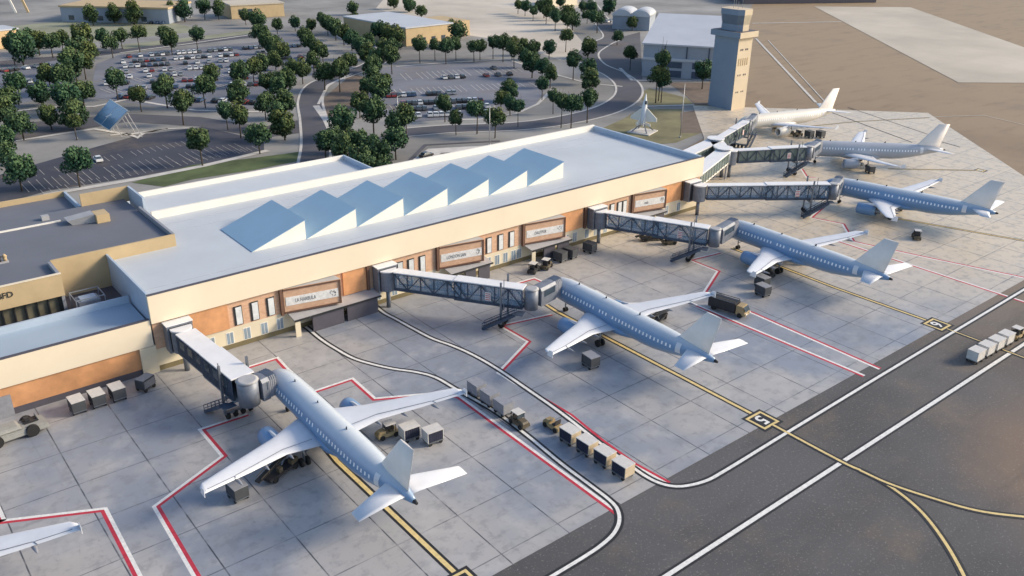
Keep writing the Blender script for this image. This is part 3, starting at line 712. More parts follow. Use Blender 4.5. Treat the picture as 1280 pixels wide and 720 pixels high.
for (ax, ay, bx, by, lab, txt, _) in SIGNS:
    A = Vector((ax, ay)); B = Vector((bx, by)); d = (B-A).normalized(); nrm = Vector((d.y, -d.x))
    b = MB(); b.prism([(ax, YF-.01), (ax, ay), (bx, by), (bx, YF-.01)][::-1], 3.55, 7.9, 0, 1)
    bay = b.build('sign_bay', [M_brick, M_canopy], T)
    def band(name, z0, z1, o0, o1, m_, u0=0.0, u1=1.0):
        P = A+(B-A)*u0; Q = A+(B-A)*u1
        MB().hexa([(*(P+nrm*o1), z0), (*(Q+nrm*o1), z0), (*(Q+nrm*o0), z0), (*(P+nrm*o0), z0), (*(P+nrm*o1), z1), (*(Q+nrm*o1), z1), (*(Q+nrm*o0), z1), (*(P+nrm*o0), z1)]).build(name, m_, bay)
    band('frame', 7.55, 7.8, .004, .12, M_browncol); band('frame', 3.6, 3.85, .004, .12, M_browncol); band('frame', 3.85, 7.55, .004, .14, M_browncol, .97, 1.0)
    band('sign_band', 4.85, 6.35, .004, .05, M_white, .03, .95)
    me = text_mesh(txt, .95, 'lettering', M_ink, .005)
    o = bpy.data.objects.new('lettering', me); COL.objects.link(o); o.parent = bay
    c = A+(B-A)*.37+nrm*.07
    o.location = Vector((c.x, c.y, 5.55))-T.location - Vector((0, 0, 0)); o.rotation_euler = (R(90), 0, math.atan2(d.y, d.x)); o.scale = (.62, 1, 1)
    # sketched emblem at the right end of the band
    b = MB(); b.keep = True; rnd = random.Random(int(ax))
    def P3(u, z, off=.065): p = A+(B-A)*u+nrm*off; return Vector((p.x, p.y, z))
    for k in range(16):
        t = k*.62; u0 = .86+.055*math.cos(t)*rnd.uniform(.4, 1); z0 = 5.62+.55*math.sin(t)*rnd.uniform(.4, 1)
        b.bar(P3(u0, z0), P3(u0+rnd.uniform(-.02, .02), z0+rnd.uniform(-.25, .25)), .03, .09)
    b.build('emblem', M_ink, bay)
# ground floor: windows and canopies
lowx = [39.5, 42.5, 45.3, 48.2, 50.9, 69.2, 72.6, 76.0, 93.5, 95.6, 97.6, 99.6, 101.0, 113.5, 115.8, 119.2, 121.8, 124.5, 143.6, 147.6]
for x in lowx:
    f = MB().box(x-.62, x+.62, YF-.03, YF-.005, .85, 2.9).build('window', M_parapet, T)
    MB().box(x-.5, x-.05, YF-.05, YF-.032, .92, 2.8).box(x+.05, x+.5, YF-.05, YF-.032, .92, 2.8).build('pane', mat('blue_grey_window', (.24, .31, .37), .15, var=.15, scale=.8, spec=.8), f)
for x0, x1 in ((52.2, 68.2), (83.0, 92.4), (102.0, 112.4), (131.5, 140.5)):
    cn = MB().hexa([(x0, 119.0, 2.9), (x1, 119.0, 2.9), (x1, YF-.01, 3.3), (x0, YF-.01, 3.3), (x0, 119.0, 3.08), (x1, 119.0, 3.08), (x1, YF-.01, 3.5), (x0, YF-.01, 3.5)]).build('canopy', M_canopy, T)
    MB().box(x0-.05, x1+.05, 118.9, 118.98, 2.8, 3.12).build('canopy_edge', M_dark, cn)
    MB().box(x0+.1, x0+1.0, 119.1, 119.3, 0, 2.9).build('end_wall', M_creamwall, cn)
    xm = (x0+x1)/2+1.2
    for a, c in ((x0+3.2, xm-.35), (xm+.35, x1-.6)):
        MB().box(a, c, 119.15, 119.4, 0.02, 2.85).build('shutter', M_slate, cn)
# roof kit on the main roof
for (x, y) in ((44, 127), (146, 150), (140, 128)):
    pass

# strip roof behind
T2 = empty('rear_wing', (43.5, 158, 0), 0, 'low white roofed strip behind the concourse roof', 'building')
MB().box(43.5, 91.8, 157.2, 173.8, 0, 10.3).build('roof', M_roofw, T2)
b = MB(); b.box(43.5, 91.8, 173.8, 174.2, 0, 11.3); b.build('back_parapet', M_parapet, T2)
b = MB(); b.box(91.8, 92.2, 157.2, 174.2, 0, 11.3); b.build('side_parapet', M_parblue, T2)

# lower front wing at left
W = empty('front_wing', (-40, 121.8, 0), 0, 'low blue roofed wing with cream fascia and orange band at the left edge', 'building')
MB().box(-40, 31.0, YF+.3, 131.0, 7.6, 7.9).build('roof', M_blueroof, W)
b = MB(); b.box(-40, 31.0, YF-.3, YF+.3, 4.45, 8.6).build('fascia', M_fascia, W)
MB().box(-40, 31.0, YF-.34, YF+.32, 8.602, 8.68).build('coping', M_slate, W)
MB().box(-40, 30.8, YF, YF+.28, 1.0, 4.44).build('orange_panel', M_orange, W)
MB().box(-40, 30.8, YF-.02, YF+.27, 0, .995).build('base_wall', M_slate, W)
MB().box(-40, 31.0, 131.0, 131.4, 0, 9.0).build('back_parapet', M_parblue, W)
MB().box(28.9, 31.25, YF-.36, YF+.2, 0, 4.4).build('end_pier', M_creamwall, W)
MB().box(9.2, 11.6, YF-.4, YF-.05, 0, 3.2).build('door', M_cartg, W)

# dark roofed block
D = empty('dark_roofed_block', (-40, 141, 0), 0, 'tan walled block with dark grey roofs left of the concourse', 'building')
b = MB(); b.box(-40, 42.0, 141.6, 167.6, 11.6, 12.6).box(-40, 22.7, 135.6, 141.6, 11.6, 12.6); b.build('roof', M_darkroof, D)
MB().box(23.2, 42.4, 141.25, 141.6, 0, 13.4).build('front_wall', M_tanwall, D)
MB().box(-40, 23.2, 135.2, 135.6, 9.8, 13.3).build('entrance_fascia', M_tanwall, D)
MB().box(-40, 23.25, 135.12, 135.65, 13.302, 13.4).build('coping', M_fascia, D)
MB().box(42.05, 42.5, 141.65, 159.0, 11.3, 13.4).build('side_parapet', M_cartg, D)
MB().box(22.75, 23.2, 135.65, 141.24, 0, 13.3).build('side_parapet', M_cartg, D)
MB().box(34.6, 43.4, 167.6, 168.0, 12.0, 14.9).build('back_parapet', M_tanwall, D)
MB().box(43.0, 43.4, 159.1, 167.6, 11.3, 14.9).build('end_parapet', M_parblue, D)
MB().box(-40, 29.5, 161.4, 161.7, 12.602, 12.85).build('roof_step', M_parapet, D)
MB().box(-40, 34.2, 168.1, 179.0, 10.6, 11.6).build('lower_roof', M_darkroof, D)
MB().box(-40, 34.6, 179.0, 179.4, 0, 12.6).build('rear_parapet', M_tanwall, D)
MB().box(34.2, 34.6, 168.1, 179.0, 0, 12.6).build('rear_side_parapet', M_parblue, D)
MB().box(-40, 22.9, 136.3, 136.5, 6.9, 9.8).build('window_wall', mat('olive_glazing', (.16, .15, .11), .25, var=.3, scale=.3), D)
for k in range(12):
    x = 22.4-1.55*k
    MB().box(x-.09, x+.09, 135.9, 136.28, 7.0, 9.8).build('mullion', M_dark, D)
me = text_mesh('OBFD', 1.25, 'lettering', M_blackp, .04)
o = bpy.data.objects.new('lettering', me); COL.objects.link(o); o.parent = D; o.location = Vector((14.9, 135.12, 11.9))-D.location; o.rotation_euler = (R(90), 0, 0)
for (x, y, sx_, sy_) in ((6, 150, 1.6, 1.2), (27, 163.5, 1.2, 1.0)):
    MB().box(x, x+sx_, y, y+sy_, 12.602, 13.4).build('roof_hatch', M_canopy, D)
# courtyard between blocks
sheet('courtyard', [(-40, 131.4), (31.3, 131.4), (31.3, 141.25), (-40, 141.25)], 7.0, M_slate, 'dark sunken service deck between the tan block and the blue roof', 'deck')
b = MB()
b.box(24.5, 27.6, 133.4, 136.0, 7.0, 8.7).box(24.9, 27.2, 133.8, 135.6, 8.71, 8.95, 1)
hv = empty('rooftop_chiller', (26, 134.7, 7.0), 0, 'grey boxy chiller inside a railed frame on the sunken deck', 'air unit')
b.build('casing', [M_cartg, M_parblue], hv)
b = MB()
for x in (24.0, 28.1):
    b.bar((x, 132.8, 7.0), (x, 132.8, 9.4), .12).bar((x, 136.6, 7.0), (x, 136.6, 9.4), .12).bar((x, 132.8, 9.4), (x, 136.6, 9.4), .12)
b.bar((24, 132.8, 9.4), (28.1, 132.8, 9.4), .12).bar((24, 136.6, 9.4), (28.1, 136.6, 9.4), .12); b.build('rail_frame', M_corr, hv)
ac = empty('rooftop_unit', (34, 158, 12.6), 0, 'beige duct unit with sloped intake on the dark roof', 'air unit')
b = MB(); b.box(34.2, 36.4, 156.3, 159.4, 12.6, 14.1).build('casing', M_tanwall, ac, bevel=.05)
b = MB(); b.hexa([(30.6, 158.2, 12.6), (34.18, 157.4, 12.6), (34.18, 159.6, 12.6), (30.6, 160.4, 12.6), (29.9, 158.0, 13.5), (34.18, 157.2, 14.15), (34.18, 159.8, 14.15), (29.9, 160.6, 13.5)]).build('duct', M_canopy, ac)
vt = empty('roof_vent', (17.6, 147.2, 12.6), 0, 'pair of small round vents on the dark roof', 'vent')
b = MB(); b.box(16.8, 18.4, 146.6, 147.8, 12.6, 12.8).build('base', M_canopy, vt)
for x in (17.2, 18.0): MB().cyl((x, 147.2, 12.8), (x, 147.2, 13.5), .28).cyl((x, 147.2, 13.5), (x, 147.2, 13.9), .42, .1).build('cowl', M_vehblk if x < 17.5 else M_tanwall, vt)

# ------------------------------------------------------------------ elevated walkways
def frame_xy(a, b):
    a, b = Vector(a[:2]), Vector(b[:2]); d = b-a; return a, d.length, math.atan2(d.y, d.x)
def make_walk(a, b, lab, z0=3.9, z1=7.2, w=3.4, glass=None, solid=False):
    a, L_, rz = frame_xy(a, b)
    r = empty('elevated_walkway', (a.x, a.y, 0), rz, lab, 'walkway', 'elevated glass walkways east of the terminal'); h = w/2
    MB().box(0, L_, -h, h, z0, z0+.45).build('floor_beam', M_parapet, r, world=False)
    MB().box(-.1, L_+.1, -h-.15, h+.15, z1-.35, z1).build('roof', M_glassroof, r, world=False)
    for sd in (-1, 1):
        MB().box(0, L_, sd*h-.04, sd*h+.04, z0+.46, z1-.36).build('glass_side', glass or M_glassg, r, world=False)
        n = max(3, int(L_/2))
        for k in range(n+1): MB().bar((L_*k/n, sd*(h+.06), z0+.3), (L_*k/n, sd*(h+.06), z1-.3), .12).build('mullion', M_steel, r, world=False)
    n = max(1, int(L_/14))
    for k in range(n):
        x = L_*(k+1)/(n+.0)-1.0
        for sd in (-1, 1): MB().bar((x, sd*(h-.3), 0), (x, sd*(h-.3), z0), .4).build('column', M_canopy, r, world=False)
    return r
make_walk((154.3, 124.6), (178.3, 134.2), 'pale walkway carrying on from the terminal fascia')
make_walk((154.3, 134.5), (184.0, 142.0), 'pale walkway leaving the back corner of the terminal')
def junction(x, y, lab, h=7.6):
    r = empty('bridge_junction', (x, y, 0), 0, lab, 'rotunda', 'rotundas joining walkways to bridges')
    MB().cyl((0, 0, 3.7), (0, 0, h), 2.1, n=16, sm=True).build('rotunda', M_corr, r, world=False)
    MB().cyl((0, 0, 0), (0, 0, 3.7), .45, n=12).build('column', M_steel, r, world=False)
    MB().cyl((0, 0, h), (0, 0, h+.2), 2.3, n=16).build('roof', M_glassroof, r, world=False)
junction(178.6, 134.4, 'round grey junction above the fifth bridge root'); junction(184.6, 141.9, 'round grey junction above the sixth bridge root')
make_walk((179.5, 135.6), (183.6, 140.6), 'short link between the two round junctions')

# ------------------------------------------------------------------ boarding bridges
def make_bridge(a, b, door, lab, style='truss', z0=3.75, z1=7.15, stair_side=-1, glass=None):
    A, L_, rz = frame_xy(a, b)
    r = empty('boarding_bridge', (A.x, A.y, 0), rz, lab, 'boarding bridge', 'boarding bridges reaching out to the aircraft')
    w = .98 if style == 'truss' else 1.45
    cw = 1.15 if style == 'truss' else 1.42
    # rotunda
    rb = MB(); nn = 28
    ring = [(1.45+.06*(k % 2)) for k in range(nn*2)]
    rings = [[(rr*math.cos(2*math.pi*k/(2*nn)), rr*math.sin(2*math.pi*k/(2*nn)), z) for k, rr in enumerate(ring)] for z in (z0-.3, z1-.2)]
    rb.loft(rings, sm=False); rb.build('rotunda', M_cabside, r, world=False)
    MB().cyl((0, 0, z1-.19), (0, 0, z1+.05), 1.58, n=24).build('rotunda_roof', M_glassroof, r, world=False)
    MB().cyl((0, 0, 0), (0, 0, z0-.3), .4, n=12).build('pedestal', M_steel, r, world=False)
    # tunnels: inner, and a slightly larger outer one
    for (x0, x1, e) in ((1.6, L_*.55, 0), (L_*.5, L_-.6, .14)):
        ww = w+e
        tn = MB().box(x0, x1, -ww, ww, z0-e, z0+.32-e).build('tunnel_floor', M_bluesteel if style == 'truss' else M_corr, r, world=False)
        MB().box(x0+.1, x1-.1, -ww+.3, ww-.3, z0+.33-e, z0+.42-e).build('walkway_floor', M_roofw, r, world=False)
        MB().box(x0-.05, x1+.05, -ww-.06, ww+.06, z1-.2+e, z1+e).build('tunnel_roof', M_glassroof, r, world=False)
        for sd in (-1, 1):
            zA, zB = z0+.33-e, z1-.21+e
            if style == 'truss':
                MB().box(x0, x1, sd*(ww-.22)-.03, sd*(ww-.22)+.03, zA, zB).build('glass_side', glass or M_glassb, r, world=False)
                tb = MB(); n = max(3, round((x1-x0)/2.6))
                tb.bar((x0, sd*ww, zA+.1), (x1, sd*ww, zA+.1), .16).bar((x0, sd*ww, zB-.05), (x1, sd*ww, zB-.05), .16)
                for k in range(n+1):
                    xx = x0+.08+(x1-x0-.16)*k/n; tb.bar((xx, sd*ww, zA), (xx, sd*ww, zB), .15)
                    if k < n:
                        x2 = x0+.08+(x1-x0-.16)*(k+1)/n
                        if k % 2: tb.bar((xx, sd*ww, zA+.1), (x2, sd*ww, zB-.1), .15)
                        else: tb.bar((xx, sd*ww, zB-.1), (x2, sd*ww, zA+.1), .15)
                tb.build('truss_side', M_bluesteel, r, world=False)
            else:
                tb = MB(); n = int((x1-x0)/.45)
                tb.box(x0, x1, sd*ww-.05, sd*ww+.05, zA-.02, zB+.02)
                for k in range(n): tb.box(x0+.45*k+.1, x0+.45*k+.28, sd*ww-.1, sd*ww+.1, zA, zB)
                tb.build('solid_side', M_bluesteel, r, world=False)
                for k in range(3):
                    xx = x0+1.2+k*2.6
                    if xx+1.6 < x1: MB().box(xx, xx+1.5, sd*ww-.13, sd*ww+.13, z0+1.6, zB-.3).build('window', M_glassd, r, world=False)
    if style == 'truss':
        nb = MB().box(L_*.72, L_*.72+1.0, -w-.24, -w-.2, z0+.7, z0+2.2).build('notice_board', M_white, r, world=False)
        for k in range(4): MB().box(L_*.72+.08, L_*.72+.92, -w-.25, -w-.241, z0+.8+k*.35, z0+.95+k*.35).build('red_stripe', M_red, nb, world=False)
    # drive column with wheels
    xc = L_*.84
    dc = MB(); 
    for sd in (-1, 1): dc.bar((xc, sd*2.0, .9), (xc, sd*2.0, z1+1.2), .3)
    dc.bar((xc, -2.0, z0-.45), (xc, 2.0, z0-.45), .4).bar((xc, -2.0, 1.0), (xc, 2.0, 1.0), .45)
    dc = dc.build('drive_column', M_steel, r, world=False)
    for sd in (-1, 1):
        for dx in (-.55, .55):
            MB().cyl((xc+dx*0, sd*1.1+dx-.2, .55), (xc+dx*0, sd*1.1+dx+.2, .55), .55, n=16).build('wheel', M_rubber, dc, world=False)
    # cab: round turret then a hooded arm to the aircraft door
    ca, sa = math.cos(-rz), math.sin(-rz); dx, dy = door[0]-A.x, door[1]-A.y
    D_ = Vector((dx*ca-dy*sa, dx*sa+dy*ca)); C_ = Vector((L_+.6, 0)); v = (D_-C_); ln = v.length; v.normalize(); q = Vector((-v.y, v.x))
    MB().cyl((C_.x, 0, z0-.2), (C_.x, 0, z1-.05), cw, n=24).build('cab_turret', M_cabside, r, world=False)
    MB().cyl((C_.x, 0, z1-.04), (C_.x, 0, z1+.12), cw+.1, cw-.3, n=24).build('cab_roof', M_canopy, r, world=False)
    def hood(name, s0, s1, hw, za, zb, m_, ridged=False):
        prof = [(-hw, za), (hw, za), (hw, zb-.6), (hw*.75, zb-.12), (0, zb), (-hw*.75, zb-.12), (-hw, zb-.6)]
        n = 8 if ridged else 1; rings = []
        for k in range(n+1):
            f_ = 1.0 if not ridged or k % 2 == 0 else .94
            c = C_+v*(s0+(s1-s0)*k/n)
            rings.append([(c.x+q.x*y*f_, c.y+q.y*y*f_, za+(z-za)*(f_ if z > za else 1)) for y, z in prof])
        MB().loft(rings, sm=False).build(name, m_, r, world=False)
    hood('cab', 1.3, max(2.4, ln-1.7), cw, z0, z1-.1, M_cabside)
    hood('bellows', max(2.4, ln-1.7)+.003, ln+.05, cw-.03, z0+.1, z1-.05, M_cartg, True)
    c0 = C_+v*(max(2.4, ln-1.7)*.75)
    for sd in (-1, 1):
        b_ = MB(); e = C_+v*2.0+q*sd*(cw+.04); f2 = C_+v*(max(2.4, ln-1.7)-.3)+q*sd*(cw+.04)
        b_.face([(e.x, e.y, z0+1.5), (f2.x, f2.y, z0+1.5), (f2.x, f2.y, z0+2.6), (e.x, e.y, z0+2.6)])
        b_.build('cab_window', M_glassd, r, world=False)
    # service stair on the apron side
    xs = L_-1.2; sd = stair_side
    st = MB(); n = 12; runx = -5.6
    for k in range(n):
        x = xs+runx*k/n; z = z0-.2-(z0-.3)*k/n; st.box(x+runx/n, x, sd*3.35 if sd > 0 else -3.35-.0, sd*2.3, z-.05, z) if sd > 0 else st.box(x+runx/n, x, -3.35, -2.3, z-.05, z)
    for yy in (2.3, 3.35):
        st.bar((xs, sd*yy, z0-.25), (xs+runx, sd*yy, .1), .14, .45)
        for hh in (.55, 1.05): st.bar((xs, sd*yy, z0-.2+hh), (xs+runx, sd*yy, .15+hh), .09)
        for k in range(0, n+1, 3): st.bar((xs+runx*k/n, sd*yy, z0-.2-(z0-.3)*k/n), (xs+runx*k/n, sd*yy, z0-.2-(z0-.3)*k/n+1.05), .06)
    st.box(xs, xs+1.3, min(sd*1.6, sd*3.4), max(sd*1.6, sd*3.4), z0-.22, z0-.12)
    st.build('service_stair', M_bluesteel, r, world=False)
    mast = MB().bar((xc+.6, sd*2.3, z0), (xc+.6, sd*2.3, z1+2.0), .1).build('mast', M_steel, r, world=False)
    return r
make_bridge((34.6, 119.4), (36.0, 99.8), door(0), 'solid sided grey bridge with pale roof leading to the nearest airliner', 'solid')
make_bridge((70.2, 119.9), (84.3, 99.2), door(1), 'glass and truss bridge leading to the airliner at stand 5')
make_bridge((120.8, 119.9), (131.0, 99.2), door(2), 'glass and truss bridge leading to the airliner at stand 6')
make_bridge((150.9, 119.0), (175.5, 101.6), door(3), 'glass and truss bridge leading to the fourth airliner from the camera')
make_bridge((180.2, 133.2), (199.0, 123.8), door(4), 'glass bridge starting at the front round junction', glass=M_glassg)
make_bridge((186.2, 142.8), (209.5, 150.6), door(5), 'glass bridge starting at the back round junction, near the tower', glass=M_glassg)
# link blocks tying bridges to the wall
for x, lab in ((34.6, 'left of the orange panel'), (70.2, 'beside the second sign'), (120.8, 'behind the third bridge'), (150.4, 'at the right end of the concourse')):
    r = empty('bridge_portal', (x, 121.2, 0), 0, 'dark boxed portal joining bridge to wall, '+lab, 'portal')
    MB().box(-1.9, 1.9, -1.4, .35, 3.2, 7.6).build('portal_box', M_cabside, r, world=False)
    MB().box(-1.6, 1.6, -1.5, -1.404, 3.5, 7.3).build('portal_gate', M_vehblk, r, world=False)
    MB().box(-2.0, 2.0, -1.5, .34, 7.602, 7.75).build('portal_roof', M_glassroof, r, world=False)

# ------------------------------------------------------------------ ground vehicles
def wheels(parent, pts, r=.28, w=.18, lab='wheel', axis='y'):
    for x, y in pts:
        MB().cyl((x, y-w/2, r), (x, y+w/2, r), r, n=14).build(lab, M_rubber, parent, world=False)
def make_cart(shell, side, curtain=M_curt, L_=2.35, W_=1.75):
    r = empty('baggage_cart'); x, y = L_/2, W_/2
    b = MB(); b.box(-x, x, -y, y, .42, .55).bar((x, 0, .48), (x+.75, 0, .35), .08); b.build('chassis', M_steel, r, world=False)
    wheels(r, [(sx*(x-.4), sy*(y-.1)) for sx in (-1, 1) for sy in (-1, 1)], .26)
    b = MB(); b.box(-x, -x+.1, -y, y, .551, 1.999).box(x-.1, x, -y, y, .551, 1.999).box(-x+.1, x-.1, -y+.02, -y+.08, .551, 1.999)
    b.build('end_panels', side, r, world=False)
    MB().box(-x-.04, x+.04, -y-.05, y+.05, 2.0, 2.1).build('cart_roof', shell, r, world=False, bevel=.02)
    b = MB(); n = 14
    for k in range(n):
        xa = -x+.11+(L_-.22)*k/n; xb = -x+.11+(L_-.22)*(k+1)/n; o_ = .03*(k % 2)
        b.face([(xa, y-.03-o_, .6), (xb, y-.06+o_, .6), (xb, y-.06+o_, 1.98), (xa, y-.03-o_, 1.98)])
    b.build('curtain', curtain, r, world=False)
    return r
def make_tug(body, seat=M_vehblk, cab=False):
    r = empty('baggage_tug')
    b = MB(); b.hexa([(-1.5, -.72, .3), (1.55, -.72, .3), (1.55, .72, .3), (-1.5, .72, .3), (-1.5, -.7, .8), (1.5, -.62, .85), (1.5, .62, .85), (-1.5, .7, .8)]).build('chassis', body, r, world=False, bevel=.06)
    b = MB(); b.hexa([(.35, -.6, .82), (1.45, -.55, .82), (1.45, .55, .82), (.35, .6, .82), (.35, -.55, 1.22), (1.25, -.48, 1.1), (1.25, .48, 1.1), (.35, .55, 1.22)]).build('hood', body, r, world=False, bevel=.05)
    b = MB(); b.box(-.75, -.2, -.55, .55, .8, 1.08).box(-.85, -.7, -.55, .55, 1.08, 1.6).build('seat', seat, r, world=False, bevel=.04)
    MB().cyl((.25, .25, 1.25), (.2, .25, 1.28), .2, n=14).bar((.35, .25, 1.0), (.22, .25, 1.26), .05).build('steering_wheel', M_dark, r, world=False)
    wheels(r, [(sx*.98, sy*.68) for sx in (-1, 1) for sy in (-1, 1)], .36, .24)
    if cab:
        b = MB()
        for xx in (-1.0, .3):
            for yy in (-.6, .6): b.bar((xx, yy, .8), (xx, yy, 1.95), .07)
        b.build('cab_posts', M_dark, r, world=False)
        MB().box(-1.1, .45, -.7, .7, 1.95, 2.03).build('cab_roof', M_cartw, r, world=False, bevel=.03)
        MB().face([(.33, -.56, 1.25), (.33, .56, 1.25), (.31, .56, 1.93), (.31, -.56, 1.93)]).build('windscreen', M_glassd, r, world=False)
    return r
def make_loader():
    r = empty('belt_loader')
    b = MB(); b.box(-2.6, 2.4, -.8, .8, .4, .85).build('chassis', M_vehblk, r, world=False, bevel=.06)
    b = MB(); b.box(1.1, 2.3, -.78, -.1, .86, 1.5).build('engine_box', M_vehbrown, r, world=False, bevel=.05)
    MB().hexa([(-3.6, .0, .75), (3.4, .0, 2.5), (3.4, .75, 2.5), (-3.6, .75, .75), (-3.6, .0, .95), (3.4, .0, 2.72), (3.4, .75, 2.72), (-3.6, .75, .95)]).build('conveyor', M_dark, r, world=False)
    b = MB(); b.bar((-3.2, -.05, 1.25), (3.2, -.05, 3.0), .06).bar((-3.2, .82, 1.25), (3.2, .82, 3.0), .06)
    for k in range(6):
        t = k/5; b.bar((-3.2+6.4*t, -.05, .95+1.6*t), (-3.2+6.4*t, -.05, 1.25+1.75*t), .05)
    b.build('rail', M_vehbrown, r, world=False)
    b = MB(); b.bar((.5, .4, .8), (1.7, .4, 2.2), .15).build('lift_arm', M_steel, r, world=False)
    MB().box(-.9, -.3, -.7, -.15, .86, 1.5).build('seat', M_vehbrown, r, world=False)
    wheels(r, [(sx*1.7, sy*.76) for sx in (-1, 1) for sy in (-1, 1)], .4, .26)
    return r
def make_truck():
    r = empty('catering_truck')
    b = MB(); b.box(-3.6, 3.4, -.95, .95, .5, .72).build('chassis', M_vehblk, r, world=False)
    b = MB(); b.box(-3.6, 1.5, -1.1, 1.1, .73, 2.3).build('cargo_box', M_vehblk, r, world=False, bevel=.08)
    b = MB(); b.hexa([(1.6, -1.05, .5), (3.5, -1.05, .5), (3.5, 1.05, .5), (1.6, 1.05, .5), (1.6, -1.0, 2.1), (2.8, -1.0, 2.1), (2.8, 1.0, 2.1), (1.6, 1.0, 2.1)]).build('cab', M_vehtan, r, world=False, bevel=.08)
    MB().face([(3.42, -.85, 1.25), (3.42, .85, 1.25), (2.93, .85, 2.0), (2.93, -.85, 2.0)]).build('windscreen', M_glassd, r, world=False)
    b = MB()
    for yy in (-.85, .85): b.bar((-3.2, yy, 2.6), (1.3, yy, 2.6), .1).bar((-3.2, yy, 2.3), (-3.2, yy, 2.6), .1).bar((1.3, yy, 2.3), (1.3, yy, 2.6), .1)
    b.build('roof_rail', M_vehbrown, r, world=False)
    wheels(r, [(sx, sy*.9) for sx in (-2.5, 2.4) for sy in (-1, 1)], .45, .3)
    for sy in (-.7, .7): MB().box(3.5, 3.56, sy-.18, sy+.18, .75, .98).build('headlight', M_white, r, world=False)
    return r
def make_pushback():
    r = empty('pushback_tractor')
    b = MB(); b.hexa([(-4.0, -1.5, .45), (4.2, -1.5, .45), (4.2, 1.5, .45), (-4.0, 1.5, .45), (-4.0, -1.4, 1.45), (3.9, -1.4, 1.25), (3.9, 1.4, 1.25), (-4.0, 1.4, 1.45)]).build('body', M_vehgrey, r, world=False, bevel=.15)
    b = MB(); b.hexa([(-3.2, -1.2, 1.45), (1.0, -1.2, 1.4), (1.0, 1.2, 1.4), (-3.2, 1.2, 1.45), (-2.9, -1.0, 1.95), (.5, -1.0, 1.85), (.5, 1.0, 1.85), (-2.9, 1.0, 1.95)]).build('engine_deck', M_vehgrey, r, world=False, bevel=.1)
    MB().box(1.4, 3.2, -.2, 1.1, 1.25, 1.5).build('cockpit', M_vehblk, r, world=False, bevel=.05)
    b = MB(); b.box(1.6, 2.2, .1, .8, 1.5, 1.95).build('seat', M_vehblk, r, world=False, bevel=.05)
    MB().box(3.0, 3.1, -.2, 1.1, 1.5, 1.8).build('windscreen', M_glassd, r, world=False)
    wheels(r, [(sx, sy*1.42) for sx in (-2.3, 2.0) for sy in (-1, 1)], .82, .5)
    return r
def make_box():
    """dark ground power unit on wheels with louvred sides"""
    r = empty('ground_power_unit')
    MB().box(-1.2, 1.2, -.8, .8, .45, 1.9).build('casing', M_cartdg, r, world=False, bevel=.08)
    b = MB()
    for k in range(6): b.box(-1.0, 1.0, -.84, -.801, .7+k*.18, .78+k*.18)
    b.build('louvres', M_cartg, r, world=False)
    MB().box(-1.1, 1.1, -.7, .7, 1.902, 2.0).build('lid', M_cartg, r, world=False)
    MB().bar((1.2, 0, .5), (2.1, 0, .3), .08).build('tow_bar', M_steel, r, world=False)
    wheels(r, [(sx*.8, sy*.72) for sx in (-1, 1) for sy in (-1, 1)], .28)
    return r
first = {}
def place(key, maker, pos, rz, lab, cat, group=None, pix=True, z=0):
    if key not in first: o = first[key] = maker()
    else: o = copy_tree(first[key])
    p = g(*pos, z) if pix else Vector((*pos, z))
    o.location = (p.x, p.y, z); o.rotation_euler = (0, 0, rz); tag(o, lab, cat, group); return o
# cart train A (near the taxilane)
ordn = ['first', 'second', 'third', 'last']
def train(p0, p1, n, key, mk, labf, group, flip=0):
    a, b = g(*p0), g(*p1); d = b-a; rz = math.atan2(-d.y, -d.x)
    for k in range(n):
        p = a+d*(k/(n-1)); place(key, mk, (p.x, p.y), rz+flip, labf(k), 'baggage cart', group, pix=False)
    return rz
rzA = train((712, 552), (778, 594), 4, 'cartA', lambda: make_cart(M_cartw, M_cartt), lambda k: '%s tan cart with navy curtain behind the tan tug on the service road' % ordn[k], 'tan baggage carts in the four cart train')
place('tugA', lambda: make_tug(M_vehtan), (692, 535), rzA, 'tan open tug pulling the four tan carts', 'tug')
rzB = train((629, 516), (596, 493), 3, 'cartB', lambda: make_cart(M_cartg, M_cartg, M_cartg), lambda k: '%s grey cart from the tug beside the first airliner wing tip' % ordn[k], 'grey baggage carts in the three cart train')
place('tugB', lambda: make_tug(M_vehbrown, cab=True), (649, 531), rzB+math.pi*0, 'brown tug with a pale cab roof pulling three grey carts', 'tug')
rzC = train((1255, 430), (1218, 451), 4, 'cartC', lambda: make_cart(M_cartw, M_cartw), lambda k: '%s pale cart from the tug on the dark taxilane' % ordn[k], 'pale baggage carts on the taxilane')
place('tugC', lambda: make_tug(M_vehtan, cab=True), (1270, 422), rzC, 'tan cabbed tug leading the pale carts on the taxilane', 'tug')
# carts by the orange wall
for k, p in enumerate(((98, 514), (123, 506), (148, 498))):
    place('cartW', lambda: make_cart(M_cartw, M_cartdg, M_cartdg), p, R(92), '%s of the three grey carts standing along the orange wall' % ('left', 'middle', 'right')[k], 'baggage cart', 'grey carts along the orange wall')
place('box', make_box, (183, 486), R(30), 'small black power unit right of the wall carts', 'power unit')
place('push', make_pushback, (18, 546), R(4), 'large pale tow tractor with big black wheel at the left edge', 'tow tractor')
# around the first airliner
place('tugP', lambda: make_tug(M_vehtan, M_vehbrown, True), (484, 545), R(175), 'tan cabbed tug under the right wing of the nearest airliner', 'tug')
place('cartP', lambda: make_cart(M_cartw, M_cartw), (512, 548), R(175), 'white roofed cart beside the tan tug under the nearest wing', 'baggage cart')
place('cartP', None, (541, 552), R(175), 'white roofed cart, outer of the pair behind the nearest wing', 'baggage cart')
place('loader', make_loader, (352, 592), R(20), 'dark belt loader under the left wing of the nearest airliner', 'belt loader')
place('cartG', lambda: make_cart(M_cartg, M_cartdg, M_cartdg), (298, 622), R(95), 'dark green grey cart behind the nearest left wing', 'baggage cart')
